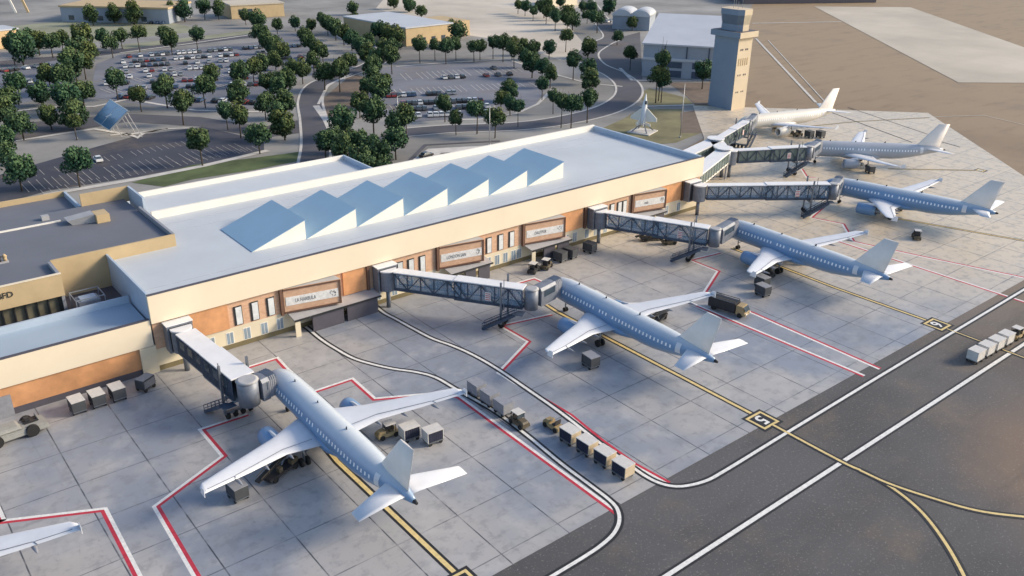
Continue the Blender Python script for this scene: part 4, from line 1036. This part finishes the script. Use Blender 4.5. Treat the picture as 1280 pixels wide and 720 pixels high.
# second airliner
place('cartG', None, (738, 458), R(85), 'dark grey cart below the left wing at stand 5', 'baggage cart')
place('loader', None, (822, 402), R(200), 'dark belt loader right of the stand 5 airliner', 'belt loader')
place('truck', make_truck, (911, 390), R(-78), 'long black truck with tan cab behind the stand 5 wing tip', 'truck')
# by the terminal
place('tugD', lambda: make_tug(M_vehblk, cab=True), (667, 340), R(25), 'black tug with pale roof parked by the terminal wall', 'tug')
place('tugE', lambda: make_tug(M_vehbrown, cab=True), (683, 335), R(25), 'brown tug right behind the black tug by the wall', 'tug')
for k, p in enumerate(((700, 326), (713, 322), (737, 315))):
    place('cartK', lambda: make_cart(M_cartdg, M_cartdg, M_cartdg), p, R(100), '%s of three charcoal carts near the third bridge' % ('left', 'middle', 'right')[k], 'baggage cart', 'charcoal carts near the third bridge')
place('loader', None, (815, 300), R(-25), 'dark belt loader beneath the third bridge', 'belt loader')
place('tugE', None, (836, 305), R(-25), 'brown tug beneath the third bridge', 'tug')
# third airliner
place('cartG', None, (953, 369), R(85), 'dark cart at the left wing of the stand 6 airliner, nearer one', 'baggage cart')
place('cartG', None, (952, 358), R(85), 'dark cart at the left wing of the stand 6 airliner, farther one', 'baggage cart')
place('loader', None, (957, 342), R(60), 'dark belt loader under the stand 6 airliner', 'belt loader')
place('tugE', None, (1145, 298), R(35), 'brown tug alone behind the fourth airliner', 'tug')
place('box', None, (1087, 216), R(60), 'black power unit under the fifth airliner', 'power unit')
for k, p in enumerate(((1011, 172), (1025, 172), )):
    place('cartK', None, p, R(80), '%s of two charcoal carts beside the cream airliner' % ('left', 'right')[k], 'baggage cart', 'charcoal carts beside the cream airliner')
place('tugE', None, (997, 170), R(170), 'brown tug beside the cream airliner', 'tug')
place('tugD', None, (916, 182), R(30), 'black tug under the sixth bridge', 'tug')

# ------------------------------------------------------------------ control tower
tb = Vector((242.3, 181.3, 0))
TW = empty('control_tower', tb, R(-25*0), 'square cream control tower with a wider gallery and glazed cab', 'control tower')
w_, d_ = 7.3, 10.0
MB().hexa([(0, 0, 0), (w_, 0, 0), (w_, d_, 0), (0, d_, 0), (.1, .1, 24), (w_, .1, 24), (w_, d_, 24), (.1, d_, 24)]).build('shaft', M_towercream, TW, world=False)
MB().hexa([(-.06, .05, .02), (-.01, .05, .02), (-.01, d_-.05, .02), (-.06, d_-.05, .02), (.03, .15, 23.6), (.08, .15, 23.6), (.08, d_-.05, 23.6), (.03, d_-.05, 23.6)]).build('side_shade', M_blueshade, TW, world=False)  # thin sheet carrying the painted shade of the left face
MB().box(-1.0, w_+1.2, -1.1, d_+1.1, 23.7, 25.5).build('gallery', M_towercream, TW, world=False)
MB().box(-1.06, -1.005, -1.1, d_+1.1, 23.7, 25.5).build('gallery_shade', M_blueshade, TW, world=False)  # same painted shade along the gallery's left face
MB().box(-.7, w_+.9, -.8, d_+.8, 25.502, 25.6).build('gallery_deck', M_slate, TW, world=False)
def octa(x0, x1, y0, y1, c, z): return [(x0+c, y0, z), (x1-c, y0, z), (x1, y0+c, z), (x1, y1-c, z), (x1-c, y1, z), (x0+c, y1, z), (x0, y1-c, z), (x0, y0+c, z)]
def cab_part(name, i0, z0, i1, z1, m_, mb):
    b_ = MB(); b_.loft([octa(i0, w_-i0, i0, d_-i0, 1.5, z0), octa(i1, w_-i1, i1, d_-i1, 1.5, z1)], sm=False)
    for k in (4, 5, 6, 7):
        b_.mi[k] = 1  # left and back faces take the shade-coloured copy
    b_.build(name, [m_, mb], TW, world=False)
cab_part('cab_base', .6, 25.6, .6, 27.6, M_towercream, M_blueshade)
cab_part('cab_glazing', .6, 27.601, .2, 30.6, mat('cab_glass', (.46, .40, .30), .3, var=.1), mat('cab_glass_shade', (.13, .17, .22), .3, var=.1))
cab_part('cab_roof', .15, 30.61, .15, 32.4, M_towercream, M_blueshade)
for x, y in ((1.5, 3), (3, 6), (5, 4), (5.5, 7)):
    MB().bar((x, y, 32.4), (x, y, 34.6+x*.2), .1).build('antenna', M_steel, TW, world=False)
for zz, xs, hh in ((19.5, (1.3, 2.1, 3.6, 4.4), .55), (14.6, (.9, 1.9, 2.9, 3.9, 4.9), 2.4), (11.2, (1.2, 2.2, 3.9, 4.7), .55), (5.6, (1.2, 2.0, 3.6, 4.4), .5)):
    for x in xs: MB().box(x*1.12, x*1.12+.42, -.04, .2, zz, zz+hh).build('window', M_tanwall if hh > 1 else M_slate, TW, world=False)

# ------------------------------------------------------------------ hangar and buildings behind
def oriented(name, p0, p1, lab, cat='building'):
    a, L_, rz = frame_xy(g(*p0), g(*p1)); return empty(name, (a.x, a.y, 0), rz, lab, cat), L_
h, HL = oriented('hangar', (802, 95), (893, 101), 'large grey hangar with a pale sloping roof beside the tower')
HL *= 1.06
b = MB(); P = [(0, 0), (HL, 0), (HL, 34), (0, 34)]
b.hexa([(0, 0, 0), (HL, 0, 0), (HL, 44, 0), (0, 44, 0), (0, 0, 12.4), (HL, 0, 12.4), (HL, 44, 18.5), (0, 44, 18.5)]).build('wall', M_hwall, h, world=False)
MB().hexa([(-.6, -.8, 12.42), (HL+.6, -.8, 12.42), (HL+.6, 44.6, 18.6), (-.6, 44.6, 18.6), (-.6, -.8, 13.0), (HL+.6, -.8, 13.0), (HL+.6, 44.6, 19.2), (-.6, 44.6, 19.2)]).build('roof', M_hroof, h, world=False)
MB().box(0, HL, -.5, -.02, 6.6, 7.6).build('string_course', M_hroof, h, world=False)
for x in (8.5, 17, 25.5): MB().box(x-.2, x+.2, -.3, -.02, 7.65, 12.3).build('pilaster', M_bluesteel, h, world=False)
for x in (9.5, 19.5):
    MB().box(x, x+6, -.12, -.03, 3.9, 6.2).build('window', M_bluesteel, h, world=False)
    MB().box(x, x+6, -.12, -.03, .3, 2.9).build('door', M_bluesteel, h, world=False)

h, HL = oriented('domed_building', (765, 36), (800, 38), 'building with white arched roofs left of the hangar')
MB().box(0, 20, 0, 18, 0, 7).build('wall', M_hwall, h, world=False)
for k in range(2):
    b = MB(); rings = []
    for x in (-.5+k*9.8, 9.6+k*9.8):
        pass
    prof = [(math.cos(math.pi*t/10), math.sin(math.pi*t/10)) for t in range(11)]
    x0 = 5+k*10.0
    rings = [[(x0+c*5.2, y, 7.02+s_*3.2) for c, s_ in prof] for y in (-.8, 18.8)]
    b.loft(rings).build('arched_roof', M_hroof, h, world=False)
h, HL = oriented('flat_roofed_building', (508, 58), (548, 53), 'tan building with a broad white roof among the trees')
b = MB(); b.box(0, 28, 0, 52, 0, 8).build('wall', M_tanwall, h, world=False)
MB().box(-.4, 28.4, -.4, 52.4, 8.01, 8.6).build('roof', M_hroof, h, world=False)
b = MB(); b.box(28.5, 46, 8, 30, 0, 7.5).build('side_block', M_tanwall, h, world=False)
for k in range(4): MB().box(3+k*6, 5.5+k*6, -.08, -.01, 1, 3.2).build('window', M_glassd, h, world=False)
h, HL = oriented('long_grey_building', (78, 27), (212, 30), 'long low grey building at the top left')
b = MB(); b.box(0, HL, 0, 30, 0, 7.5).build('wall', M_hwall, h, world=False)
MB().box(-.5, HL+.5, -.5, 30.5, 7.51, 8.4).build('roof', M_tanwall, h, world=False)
for k in range(6): MB().box(4+k*8, 7+k*8, -.08, -.01, 1, 3.4).build('window', M_glassd, h, world=False)
h, HL = oriented('orange_building', (-40, 66), (27, 58), 'flat pale building with a warm orange end wall at the left edge')
b = MB(); b.box(0, HL, 0, 14, 0, 7.5).build('wall', mat('orange_wall', (.62, .44, .24), .7), h, world=False)  # plain orange wall colour
MB().box(-.3, HL+.3, -.3, 14.3, 7.51, 8.1).build('roof', M_hroof, h, world=False)
h, HL = oriented('low_shed', (290, 24), (325, 22), 'small pale building with an arched white front at the top')
b = MB(); b.box(0, 30, 0, 22, 0, 7).build('wall', M_tanwall, h, world=False)
MB().box(-.4, 30.4, -.4, 22.4, 7.01, 7.7).build('roof', M_padfar, h, world=False)
MB().box(4, 12, -.1, -.01, 2, 5).build('window', M_glassd, h, world=False)
h, HL = oriented('distant_hall', (930, 5), (1095, 3), 'long dark hall beyond the tower at the top edge')
b = MB(); b.box(0, HL, 0, 30, 0, 9).build('wall', M_slate, h, world=False)
MB().box(-1, HL+1, -1, 31, 9.01, 9.8).build('roof', M_cartg, h, world=False)
h, HL = oriented('apartment_block', (690, 8), (720, 6), 'pale block behind the tree cluster at the top')
b = MB(); b.box(0, 20, 0, 16, 0, 10).build('wall', M_fascia, h, world=False)
MB().box(-.4, 20.4, -.4, 16.4, 10.01, 10.6).build('roof', M_hroof, h, world=False)
for k in range(4): MB().box(2+k*4.5, 4+k*4.5, -.08, -.01, 5, 7).build('window', M_glassd, h, world=False)
# pale frame arms at the top left corner
pf = empty('gate_frame', g(20, 16), 0, 'pair of pale leaning posts at the top left corner', 'frame')
b = MB(); o0 = g(20, 16)
MB().bar((0, 0, 0), (-4, 2, 16), 1.0).build('post', M_parapet, pf, world=False); MB().bar((6, -2, 0), (2, 0, 16), 1.2).build('post', M_tanwall, pf, world=False)

# solar canopy
sc_ = empty('solar_canopy', g(137, 168), 0, 'tilted blue solar panel roof on slanting white struts in the car park', 'solar canopy')
o0 = g(137, 168)
a1, a2 = g(116, 150, 2.4), g(136, 163, 2.4); c1, c2 = g(138, 124, 8.6), g(160, 138, 8.6)
nv = (a2-a1).cross(c1-a1).normalized(); nv = nv if nv.z > 0 else -nv; nv *= .5
MB().hexa([a1-nv, a2-nv, c2-nv, c1-nv, a1, a2, c2, c1]).build('panel_frame', M_parapet, sc_)
e1 = (a2-a1).normalized()*.25; e2 = (c1-a1).normalized()*.25; u = nv*.15
for t0, t1 in ((0, .49), (.51, 1)):
    q = [a1+(a2-a1)*t0+e2, a1+(a2-a1)*t1+e2, c1+(c2-c1)*t1-e2, c1+(c2-c1)*t0-e2]
    MB().hexa([p+u*.2 for p in q]+[p+u for p in q]).build('solar_panel', M_solar, sc_)
for t in (.1, .5, .9):
    pA = c1+(c2-c1)*t; pB = a1+(a2-a1)*t
    for f_, (dx, dy) in ((.93, (3.4, 0)), (.35, (1.2, 0))):
        top = pB+(pA-pB)*f_-nv*1.2; MB().bar((top.x+dx*.9, top.y, 0), top, .2).build('strut', M_canopy, sc_)

# jet monument
jb = g(803, 165); J = empty('jet_monument', jb, R(20), 'pale fighter jet mounted nose up on a splayed pedestal', 'monument')
prof = [(13.2, .05), (12.2, .25), (10.8, .5), (9, .75), (6, .85), (3.6, .8), (2.6, .6)]
MB().loft([[(rr*1.15*math.cos(2*math.pi*k/14)+.1*(z-6), rr*math.sin(2*math.pi*k/14), z*.88) for k in range(14)] for z, rr in prof]).build('fuselage', M_wing, J, world=False)
for sd in (-1, 1):
    MB().hexa([(.1, sd*.5, 3.2), (.3, sd*.5, 3.2), (.3, sd*4.3, 3.6), (.1, sd*4.3, 3.6), (.2, sd*.5, 7.6), (.4, sd*.5, 7.6), (.4, sd*4.2, 4.6), (.2, sd*4.2, 4.6)]).build('wing', M_parapet, J, world=False)
    MB().hexa([(-.1, sd*.5, 2.2), (.1, sd*.5, 2.2), (.1, sd*2.4, 2.0), (-.1, sd*2.4, 2.0), (0, sd*.5, 3.1), (.2, sd*.5, 3.1), (.2, sd*2.3, 2.7), (0, sd*2.3, 2.7)]).build('stabiliser', M_parapet, J, world=False)
    MB().hexa([(-.6, sd*.5, 2.4), (-.6, sd*.65, 2.4), (-2.4, sd*1.1, 2.2), (-2.4, sd*.95, 2.2), (-.7, sd*.5, 4.8), (-.7, sd*.65, 4.8), (-2.3, sd*1.1, 3.2), (-2.3, sd*.95, 3.2)]).build('tail_fin', M_parapet, J, world=False)
for dx, dy in ((2.6, 2.6), (-2.6, 2.6), (2.6, -2.6), (-2.6, -2.6)):
    MB().bar((dx, dy, .2), (0, 0, 3.2), .3).build('pedestal_leg', M_steel, J, world=False)
MB().box(-3.6, 3.6, -3.6, 3.6, 0, .35).build('base_slab', M_kerb, J, world=False, bevel=.05)
MB().box(-.5, .5, -.35, -.9, 8.6, 9.6).build('cockpit', M_glassd, J, world=False)

def pole(pos, h_, lab, arm=False, base=.16):
    r = empty('light_pole', g(*pos), 0, lab, 'pole')
    MB().cyl((0, 0, 0), (0, 0, h_), base, base*.5, 10).build('pole_shaft', M_pole, r, world=False)
    MB().cyl((0, 0, 0), (0, 0, .5), base*2, base*1.8, 10).build('base', M_kerb, r, world=False)
    if arm: MB().bar((0, 0, h_-.1), (1.6, 0, h_), .12).box(1.2, 2.0, -.2, .2, h_-.02, h_+.15).build('lamp_head', M_pole, r, world=False)
    return r
pole((850, 172), 16, 'tall flagpole between the jet monument and the tower')
pole((612, 182), 11, 'thin white lamp pole behind the terminal roof', True)
pole((498, 152), 8, 'lamp pole at the near corner of the right car park', True)
pole((96, 174), 7, 'short lamp pole beside the solar canopy', True)
pole((338, 120), 8, 'lamp pole among the trees left of the curved drive', True)

# ------------------------------------------------------------------ trees
def crown_mesh(seed, nlobe=20, leaves=125, tall=1.0):
    rnd = random.Random(seed); b = MB(); b.keep = True
    # unit crown: radius .5 wide, centre z = 0
    lobes = []
    for k in range(nlobe):
        while True:
            p = Vector((rnd.uniform(-1, 1), rnd.uniform(-1, 1), rnd.uniform(-1, 1)))
            if p.length < 1: break
        p = Vector((p.x*.34, p.y*.34, p.z*.30*tall)); lobes.append((p, rnd.uniform(.15, .22)))
    lobes.append((Vector((0, 0, 0)), .30))
    for p, r_ in lobes:
        for _ in range(leaves):
            d = Vector((rnd.gauss(0, 1), rnd.gauss(0, 1), rnd.gauss(0, 1))).normalized()
            c = p+d*r_*rnd.uniform(.72, 1.08)
            n_ = (d+Vector((rnd.gauss(0, .5), rnd.gauss(0, .5), rnd.gauss(0, .5)))).normalized()
            t = n_.cross(Vector((rnd.uniform(-1, 1), rnd.uniform(-1, 1), rnd.uniform(-1, 1)))).normalized(); q = n_.cross(t)
            s_ = rnd.uniform(.022, .042)
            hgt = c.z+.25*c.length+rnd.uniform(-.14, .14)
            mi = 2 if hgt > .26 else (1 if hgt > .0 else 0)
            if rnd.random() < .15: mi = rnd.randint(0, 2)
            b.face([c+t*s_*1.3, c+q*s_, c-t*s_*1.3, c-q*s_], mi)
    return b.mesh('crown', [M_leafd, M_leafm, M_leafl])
def trunk_mesh(seed):
    rnd = random.Random(seed); b = MB()
    b.cyl((0, 0, 0), (rnd.uniform(-.02, .02), rnd.uniform(-.02, .02), .55), .028, .018, 8)
    for k in range(5):
        t = k*1.26+rnd.uniform(-.3, .3); b.cyl((0, 0, .42+.03*k), (.2*math.cos(t), .2*math.sin(t), .75+.04*k), .014, .005, 6)
    return b.mesh('trunk', M_bark)
CR = [crown_mesh(s_) for s_ in (1, 2, 3, 4, 5)]; TR = [trunk_mesh(s_) for s_ in (1, 2, 3)]
CRT = [crown_mesh(s_, 16, 120, 1.5) for s_ in (8, 9)]
trnd = random.Random(3)
def tree(px, py, wpx, lab, group, base=None, tall=False):
    """px,py: crown centre in the photo, wpx its width; base: trunk foot y"""
    by = base if base else py+wpx*.70
    p = g(px, by); dist = (p-Vector((0, 0, CAM_H))).length; dia = wpx*dist/F_PX*trnd.uniform(.92, 1.10)
    hc = max((by-py)*dist/F_PX/.96, dia*.5)
    r = empty('tree', p, trnd.uniform(0, 6.28), lab, 'tree', group)
    c = bpy.data.objects.new('crown', (CRT if tall else CR)[trnd.randrange(2 if tall else 5)]); COL.objects.link(c); c.parent = r
    c.location = (0, 0, hc); k = trnd.uniform(.92, 1.08); c.scale = (dia*k, dia/k, dia*trnd.uniform(.95, 1.1)); c.rotation_euler = (0, 0, trnd.uniform(0, 6))
    t = bpy.data.objects.new('trunk', TR[trnd.randrange(3)]); COL.objects.link(t); t.parent = r
    hs = hc/.62; t.scale = (dia*1.0, dia*1.0, hs)
    return r
NTH = ['first', 'second', 'third', 'fourth', 'fifth', 'sixth', 'seventh', 'eighth', 'ninth', 'tenth', 'eleventh', 'twelfth', 'thirteenth', 'fourteenth', 'fifteenth', 'sixteenth', 'seventeenth', 'eighteenth', 'nineteenth', 'twentieth']
def grove(where, group, items, off=(0, 0), sc=.25, look='round green tree', tall=False):
    """items: (cx, cy, w[, base]) in 4x enlarged coordinates; counted from the left"""
    items = sorted(items)
    for i, it in enumerate(items):
        px, py, w = off[0]+it[0]*sc, off[1]+it[1]*sc, it[2]*sc
        bs = off[1]+it[3]*sc if len(it) > 3 else None
        tree(px, py, w, '%s, %s from left, %s' % (look, NTH[i] if i < 20 else 'last', where), group, bs, tall)
grove('in the row below the upper left car park', 'trees along the upper left car park', [(590, 405, 105, 500), (708, 478, 100, 560), (838, 440, 115, 540), (918, 512, 115, 625), (1028, 440, 105, 540), (1065, 375, 100, 470), (1200, 365, 105, 440), (1270, 340, 100, 410), (1200, 465, 130, 545), (1140, 560, 95, 650), (1205, 575, 115, 690)])
grove('along the lawn side of the dark car park', 'trees beside the dark car park', [(1013, 700, 128, 828), (400, 818, 145, 935), (110, 862, 150, 955), (40, 768, 130, 830)])
grove('along the far side of the upper left car park', 'trees behind the upper left car park', [(990, 178, 80, 255), (862, 200, 85, 275), (822, 170, 65, 230), (700, 178, 85, 260), (612, 185, 75, 245), (565, 225, 82, 290), (515, 188, 68, 240)])
grove('in front of the long grey building', 'tall trees before the grey building', [(575, 68, 80, 118), (672, 65, 95, 125), (468, 75, 75, 128), (862, 50, 60, 105), (925, 50, 90, 110), (1025, 35, 72, 98), (1095, 45, 75, 100)], look='tall pointed tree', tall=True)
grove('in the upper left clump', 'dense clump at the upper left', [(318, 200, 78, 265), (420, 185, 105), (400, 250, 110), (460, 270, 100), (390, 325, 145), (265, 225, 90), (150, 200, 95), (200, 210, 95), (120, 245, 135, 330), (75, 235, 75, 325), (370, 300, 110), (430, 320, 110)])
grove('in the clump beside the solar canopy', 'trees left of the solar canopy', [(260, 385, 120), (340, 390, 125), (95, 430, 102, 525), (220, 470, 118, 530), (345, 490, 132, 580), (425, 470, 112), (50, 500, 120), (30, 560, 135, 660), (120, 630, 115, 700), (260, 585, 105, 650), (375, 580, 135, 645), (30, 700, 115), (385, 620, 80, 700)])
o2 = (320, 0)
grove('in the slanting row', 'slanting row of trees', [(10, 95, 80, 140), (107, 125, 58, 170), (197, 113, 66, 155), (278, 125, 66), (330, 92, 62), (20, 170, 95), (60, 205, 95), (95, 235, 95), (125, 262, 90), (100, 300, 84, 350), (25, 320, 95), (-50, 80, 60, 125)], o2)
grove('in the middle row up the slope', 'middle tree row', [(240, 175, 80), (270, 205, 80), (310, 240, 84), (335, 260, 70), (290, 300, 84), (345, 370, 112, 450), (420, 350, 104, 460), (465, 310, 84, 370), (180, 345, 94), (235, 345, 94, 420), (150, 400, 112), (60, 410, 105), (110, 430, 95)], o2)
grove('by the white roofed building', 'long tree row beside the white roofed building', [(360, 120, 80), (400, 142, 85), (440, 165, 88), (480, 192, 88), (530, 232, 94), (560, 265, 104), (600, 290, 104), (620, 150, 92), (660, 165, 95), (700, 178, 105), (640, 235, 88), (680, 282, 104, 370), (490, 48, 62, 75), (498, 105, 76), (580, 330, 100), (560, 205, 85), (690, 235, 95)], o2)
grove('down the right side of the curved drive', 'trees right of the curved drive', [(585, 385, 118), (620, 445, 132), (520, 510, 115), (590, 550, 134, 680), (450, 600, 150), (560, 430, 100), (640, 410, 90)], o2)
grove('down the left side of the curved drive', 'trees left of the curved drive', [(50, 520, 115), (150, 515, 112), (145, 615, 165, 700), (20, 680, 125), (350, 700, 140), (110, 570, 110)], o2)
grove('in the clump behind the terminal roof', 'big clump behind the terminal roof', [(690, 612, 120), (752, 580, 112, 690), (700, 700, 140), (530, 705, 135), (440, 730, 150), (620, 760, 150), (520, 790, 150), (570, 730, 130), (640, 830, 120), (560, 830, 130), (480, 690, 110), (400, 680, 120)], o2, look='broad dark green tree')
grove('in the row above the right car park', 'row above the right car park', [(820, 225, 88, 315), (895, 230, 72, 305), (950, 235, 84, 320), (1000, 225, 64, 300), (1005, 160, 110), (1090, 240, 86, 310), (1120, 235, 72, 300), (1185, 215, 78, 295), (1235, 215, 86, 310), (1280, 225, 76, 300), (970, 140, 80)], o2)
grove('in the near row before the right car park', 'near row of the right car park', [(945, 520, 98, 610), (1000, 590, 94, 675), (1105, 550, 108, 670), (1195, 590, 118, 690), (1225, 495, 90), (1258, 440, 92), (1270, 515, 90)], o2)
o3 = (640, 0)
grove('in the cluster inside the loop road', 'cluster inside the loop road', [(10, 250, 84, 340), (30, 530, 84, 635), (0, 455, 80), (70, 280, 84), (60, 225, 74), (105, 240, 84), (185, 240, 80), (100, 310, 104, 390), (150, 335, 100), (190, 370, 94, 440), (150, 420, 88, 500), (305, 300, 98, 400), (375, 340, 115), (385, 400, 112), (375, 490, 114, 615), (205, 480, 84, 570), (245, 510, 92, 640), (295, 525, 115, 640)], o3)
grove('near the road to the hangar', 'trees on the road to the hangar', [(268, 185, 82, 260), (378, 235, 86, 290), (600, 115, 60, 155), (525, 185, 66, 225), (590, 270, 78, 350), (950, 355, 108, 445)], o3)
grove('in front of the hangar', 'pair of trees before the hangar', [(732, 310, 92, 505), (718, 385, 115, 515), (745, 405, 92, 512)], o3, look='big leafy tree')
grove('in the far cluster at the top', 'far tree cluster at the top', [(30, 25, 62, 70), (65, 35, 58, 80), (105, 55, 52, 105), (160, 30, 86), (170, 60, 72, 122), (215, 85, 78, 155), (240, 10, 62), (275, 65, 82), (302, 112, 90, 150), (355, 35, 60), (375, 80, 56), (395, 40, 70), (425, 95, 82, 165), (485, 30, 90, 75), (275, 95, 80), (205, 60, 60)], o3)
grove('by the white roofed building at the top', 'small trees at the top', [(690, 10, 68, 45), (765, 30, 78, 60), (828, 60, 62)], o2)

# ------------------------------------------------------------------ cars
def car_mesh(color, m_):
    b = MB()
    b.hexa([(-2.2, -.88, .28), (2.2, -.88, .28), (2.2, .88, .28), (-2.2, .88, .28), (-2.15, -.84, .92), (2.1, -.8, .8), (2.1, .8, .8), (-2.15, .84, .92)], 0)
    b.hexa([(-1.7, -.8, .86), (1.0, -.8, .86), (1.0, .8, .86), (-1.7, .8, .86), (-1.2, -.64, 1.42), (.35, -.64, 1.42), (.35, .64, 1.42), (-1.2, .64, 1.42)], 1, 0)
    for x in (-1.4, 1.35):
        for y in (-.8, .8): b.cyl((x, y-.11, .32), (x, y+.11, .32), .32, n=10, m=2)
    return b.mesh('parked_car', [m_, M_glassd, M_rubber], .05)
CM = {k: car_mesh(k, v) for k, v in CARCOL.items()}
crnd = random.Random(11)
def car_row(p0, p1, n, where, fill=.6, rot=90):
    a, b_ = g(*p0), g(*p1); d = b_-a; rz = math.atan2(d.y, d.x)+R(rot)
    for k in range(n):
        if crnd.random() > fill: continue
        p = a+d*((k+.5)/n); col = crnd.choice(['white', 'silver', 'black', 'black', 'grey', 'white', 'blue', 'grey', 'red', 'white'])
        o = bpy.data.objects.new('parked_car', CM[col]); COL.objects.link(o); o.location = (p.x, p.y, .0); o.rotation_euler = (0, 0, rz+crnd.uniform(-.03, .03))
        tag(o, 'small %s car parked %s' % (col, where), 'car', '%s cars %s' % (col, where))
car_row((158, 72), (328, 60), 26, 'in the farthest row of the upper left car park', .6)
car_row((150, 79), (332, 67), 26, 'in the second row of the upper left car park', .6)
car_row((145, 85), (335, 74), 26, 'in the third row of the upper left car park', .6)
car_row((138, 92), (338, 81), 26, 'in the fourth row of the upper left car park', .6)
car_row((134, 99), (336, 88), 26, 'in the fifth row of the upper left car park', .6)
car_row((130, 106), (334, 97), 26, 'in the sixth row of the upper left car park', .6)
car_row((128, 113), (332, 106), 26, 'in the seventh row of the upper left car park', .6)
car_row((130, 121), (330, 130), 22, 'in the nearest row of the upper left car park', .7)
car_row((2, 90), (62, 82), 9, 'at the far left edge of the photo', .6)
car_row((2, 108), (75, 98), 10, 'by the clump at the far left', .6)
car_row((2, 118), (75, 110), 10, 'in the near row at the far left', .5)
car_row((345, 60), (395, 57), 8, 'in the top row between the tree lines', .6)
car_row((345, 74), (398, 71), 8, 'in the middle row between the tree lines', .6)
car_row((355, 86), (398, 84), 7, 'in the low row between the tree lines', .6)
car_row((482, 121), (570, 117), 14, 'in the left rows of the right car park', .8)
car_row((500, 131), (610, 126), 16, 'in the middle rows of the right car park', .75)
car_row((505, 138), (612, 134), 15, 'in the lower rows of the right car park', .7)
car_row((512, 146), (612, 142), 14, 'in the near rows of the right car park', .6)
car_row((505, 101), (655, 93), 20, 'in the upper rows of the right car park', .35)
car_row((560, 90), (640, 85), 12, 'in the top row of the right car park', .3)
car_row((755, 28), (775, 26), 4, 'in front of the arched roofs', .9)
car_row((180, 29), (208, 30), 4, 'in front of the long grey building', .9)
pc = bpy.data.objects.new('parked_car', CM['black']); COL.objects.link(pc); pc.location = g(533, 196); pc.rotation_euler = (0, 0, .2)
tag(pc, 'black car standing in the court behind the terminal roof', 'car')
pc = bpy.data.objects.new('parked_car', CM['white']); COL.objects.link(pc); pc.location = g(123, 201); pc.rotation_euler = (0, 0, 1.5)
tag(pc, 'lone white car in the dark car park', 'car')

# ------------------------------------------------------------------ light
SUN_EL = R(27); az = math.atan2(-.52, .85)          # towards the sun, in world XY
w = bpy.data.worlds.new('World'); scene.world = w; w.use_nodes = True
nt = w.node_tree; bg = nt.nodes['Background']
sky = nt.nodes.new('ShaderNodeTexSky'); sky.sky_type = 'NISHITA'; sky.sun_disc = False
sky.sun_elevation = SUN_EL; sky.sun_rotation = math.pi/2-az; sky.dust_density = 1.5; sky.air_density = 1.0; sky.ozone_density = 1.6
nt.links.new(sky.outputs[0], bg.inputs['Color']); bg.inputs['Strength'].default_value = .2
sd = bpy.data.lights.new('sun', 'SUN'); sd.energy = 4.1; sd.angle = R(15.0); sd.color = (1.0, .84, .62)
so = bpy.data.objects.new('sun', sd); COL.objects.link(so)
dirv = Vector((math.cos(az)*math.cos(SUN_EL), math.sin(az)*math.cos(SUN_EL), math.sin(SUN_EL)))
so.rotation_euler = dirv.to_track_quat('Z', 'Y').to_euler(); so.location = (100, 60, 120)
scene.view_settings.view_transform = 'Standard'; scene.view_settings.look = 'None'; scene.view_settings.exposure = 0
scene.cycles.max_bounces = 6; scene.cycles.transparent_max_bounces = 12
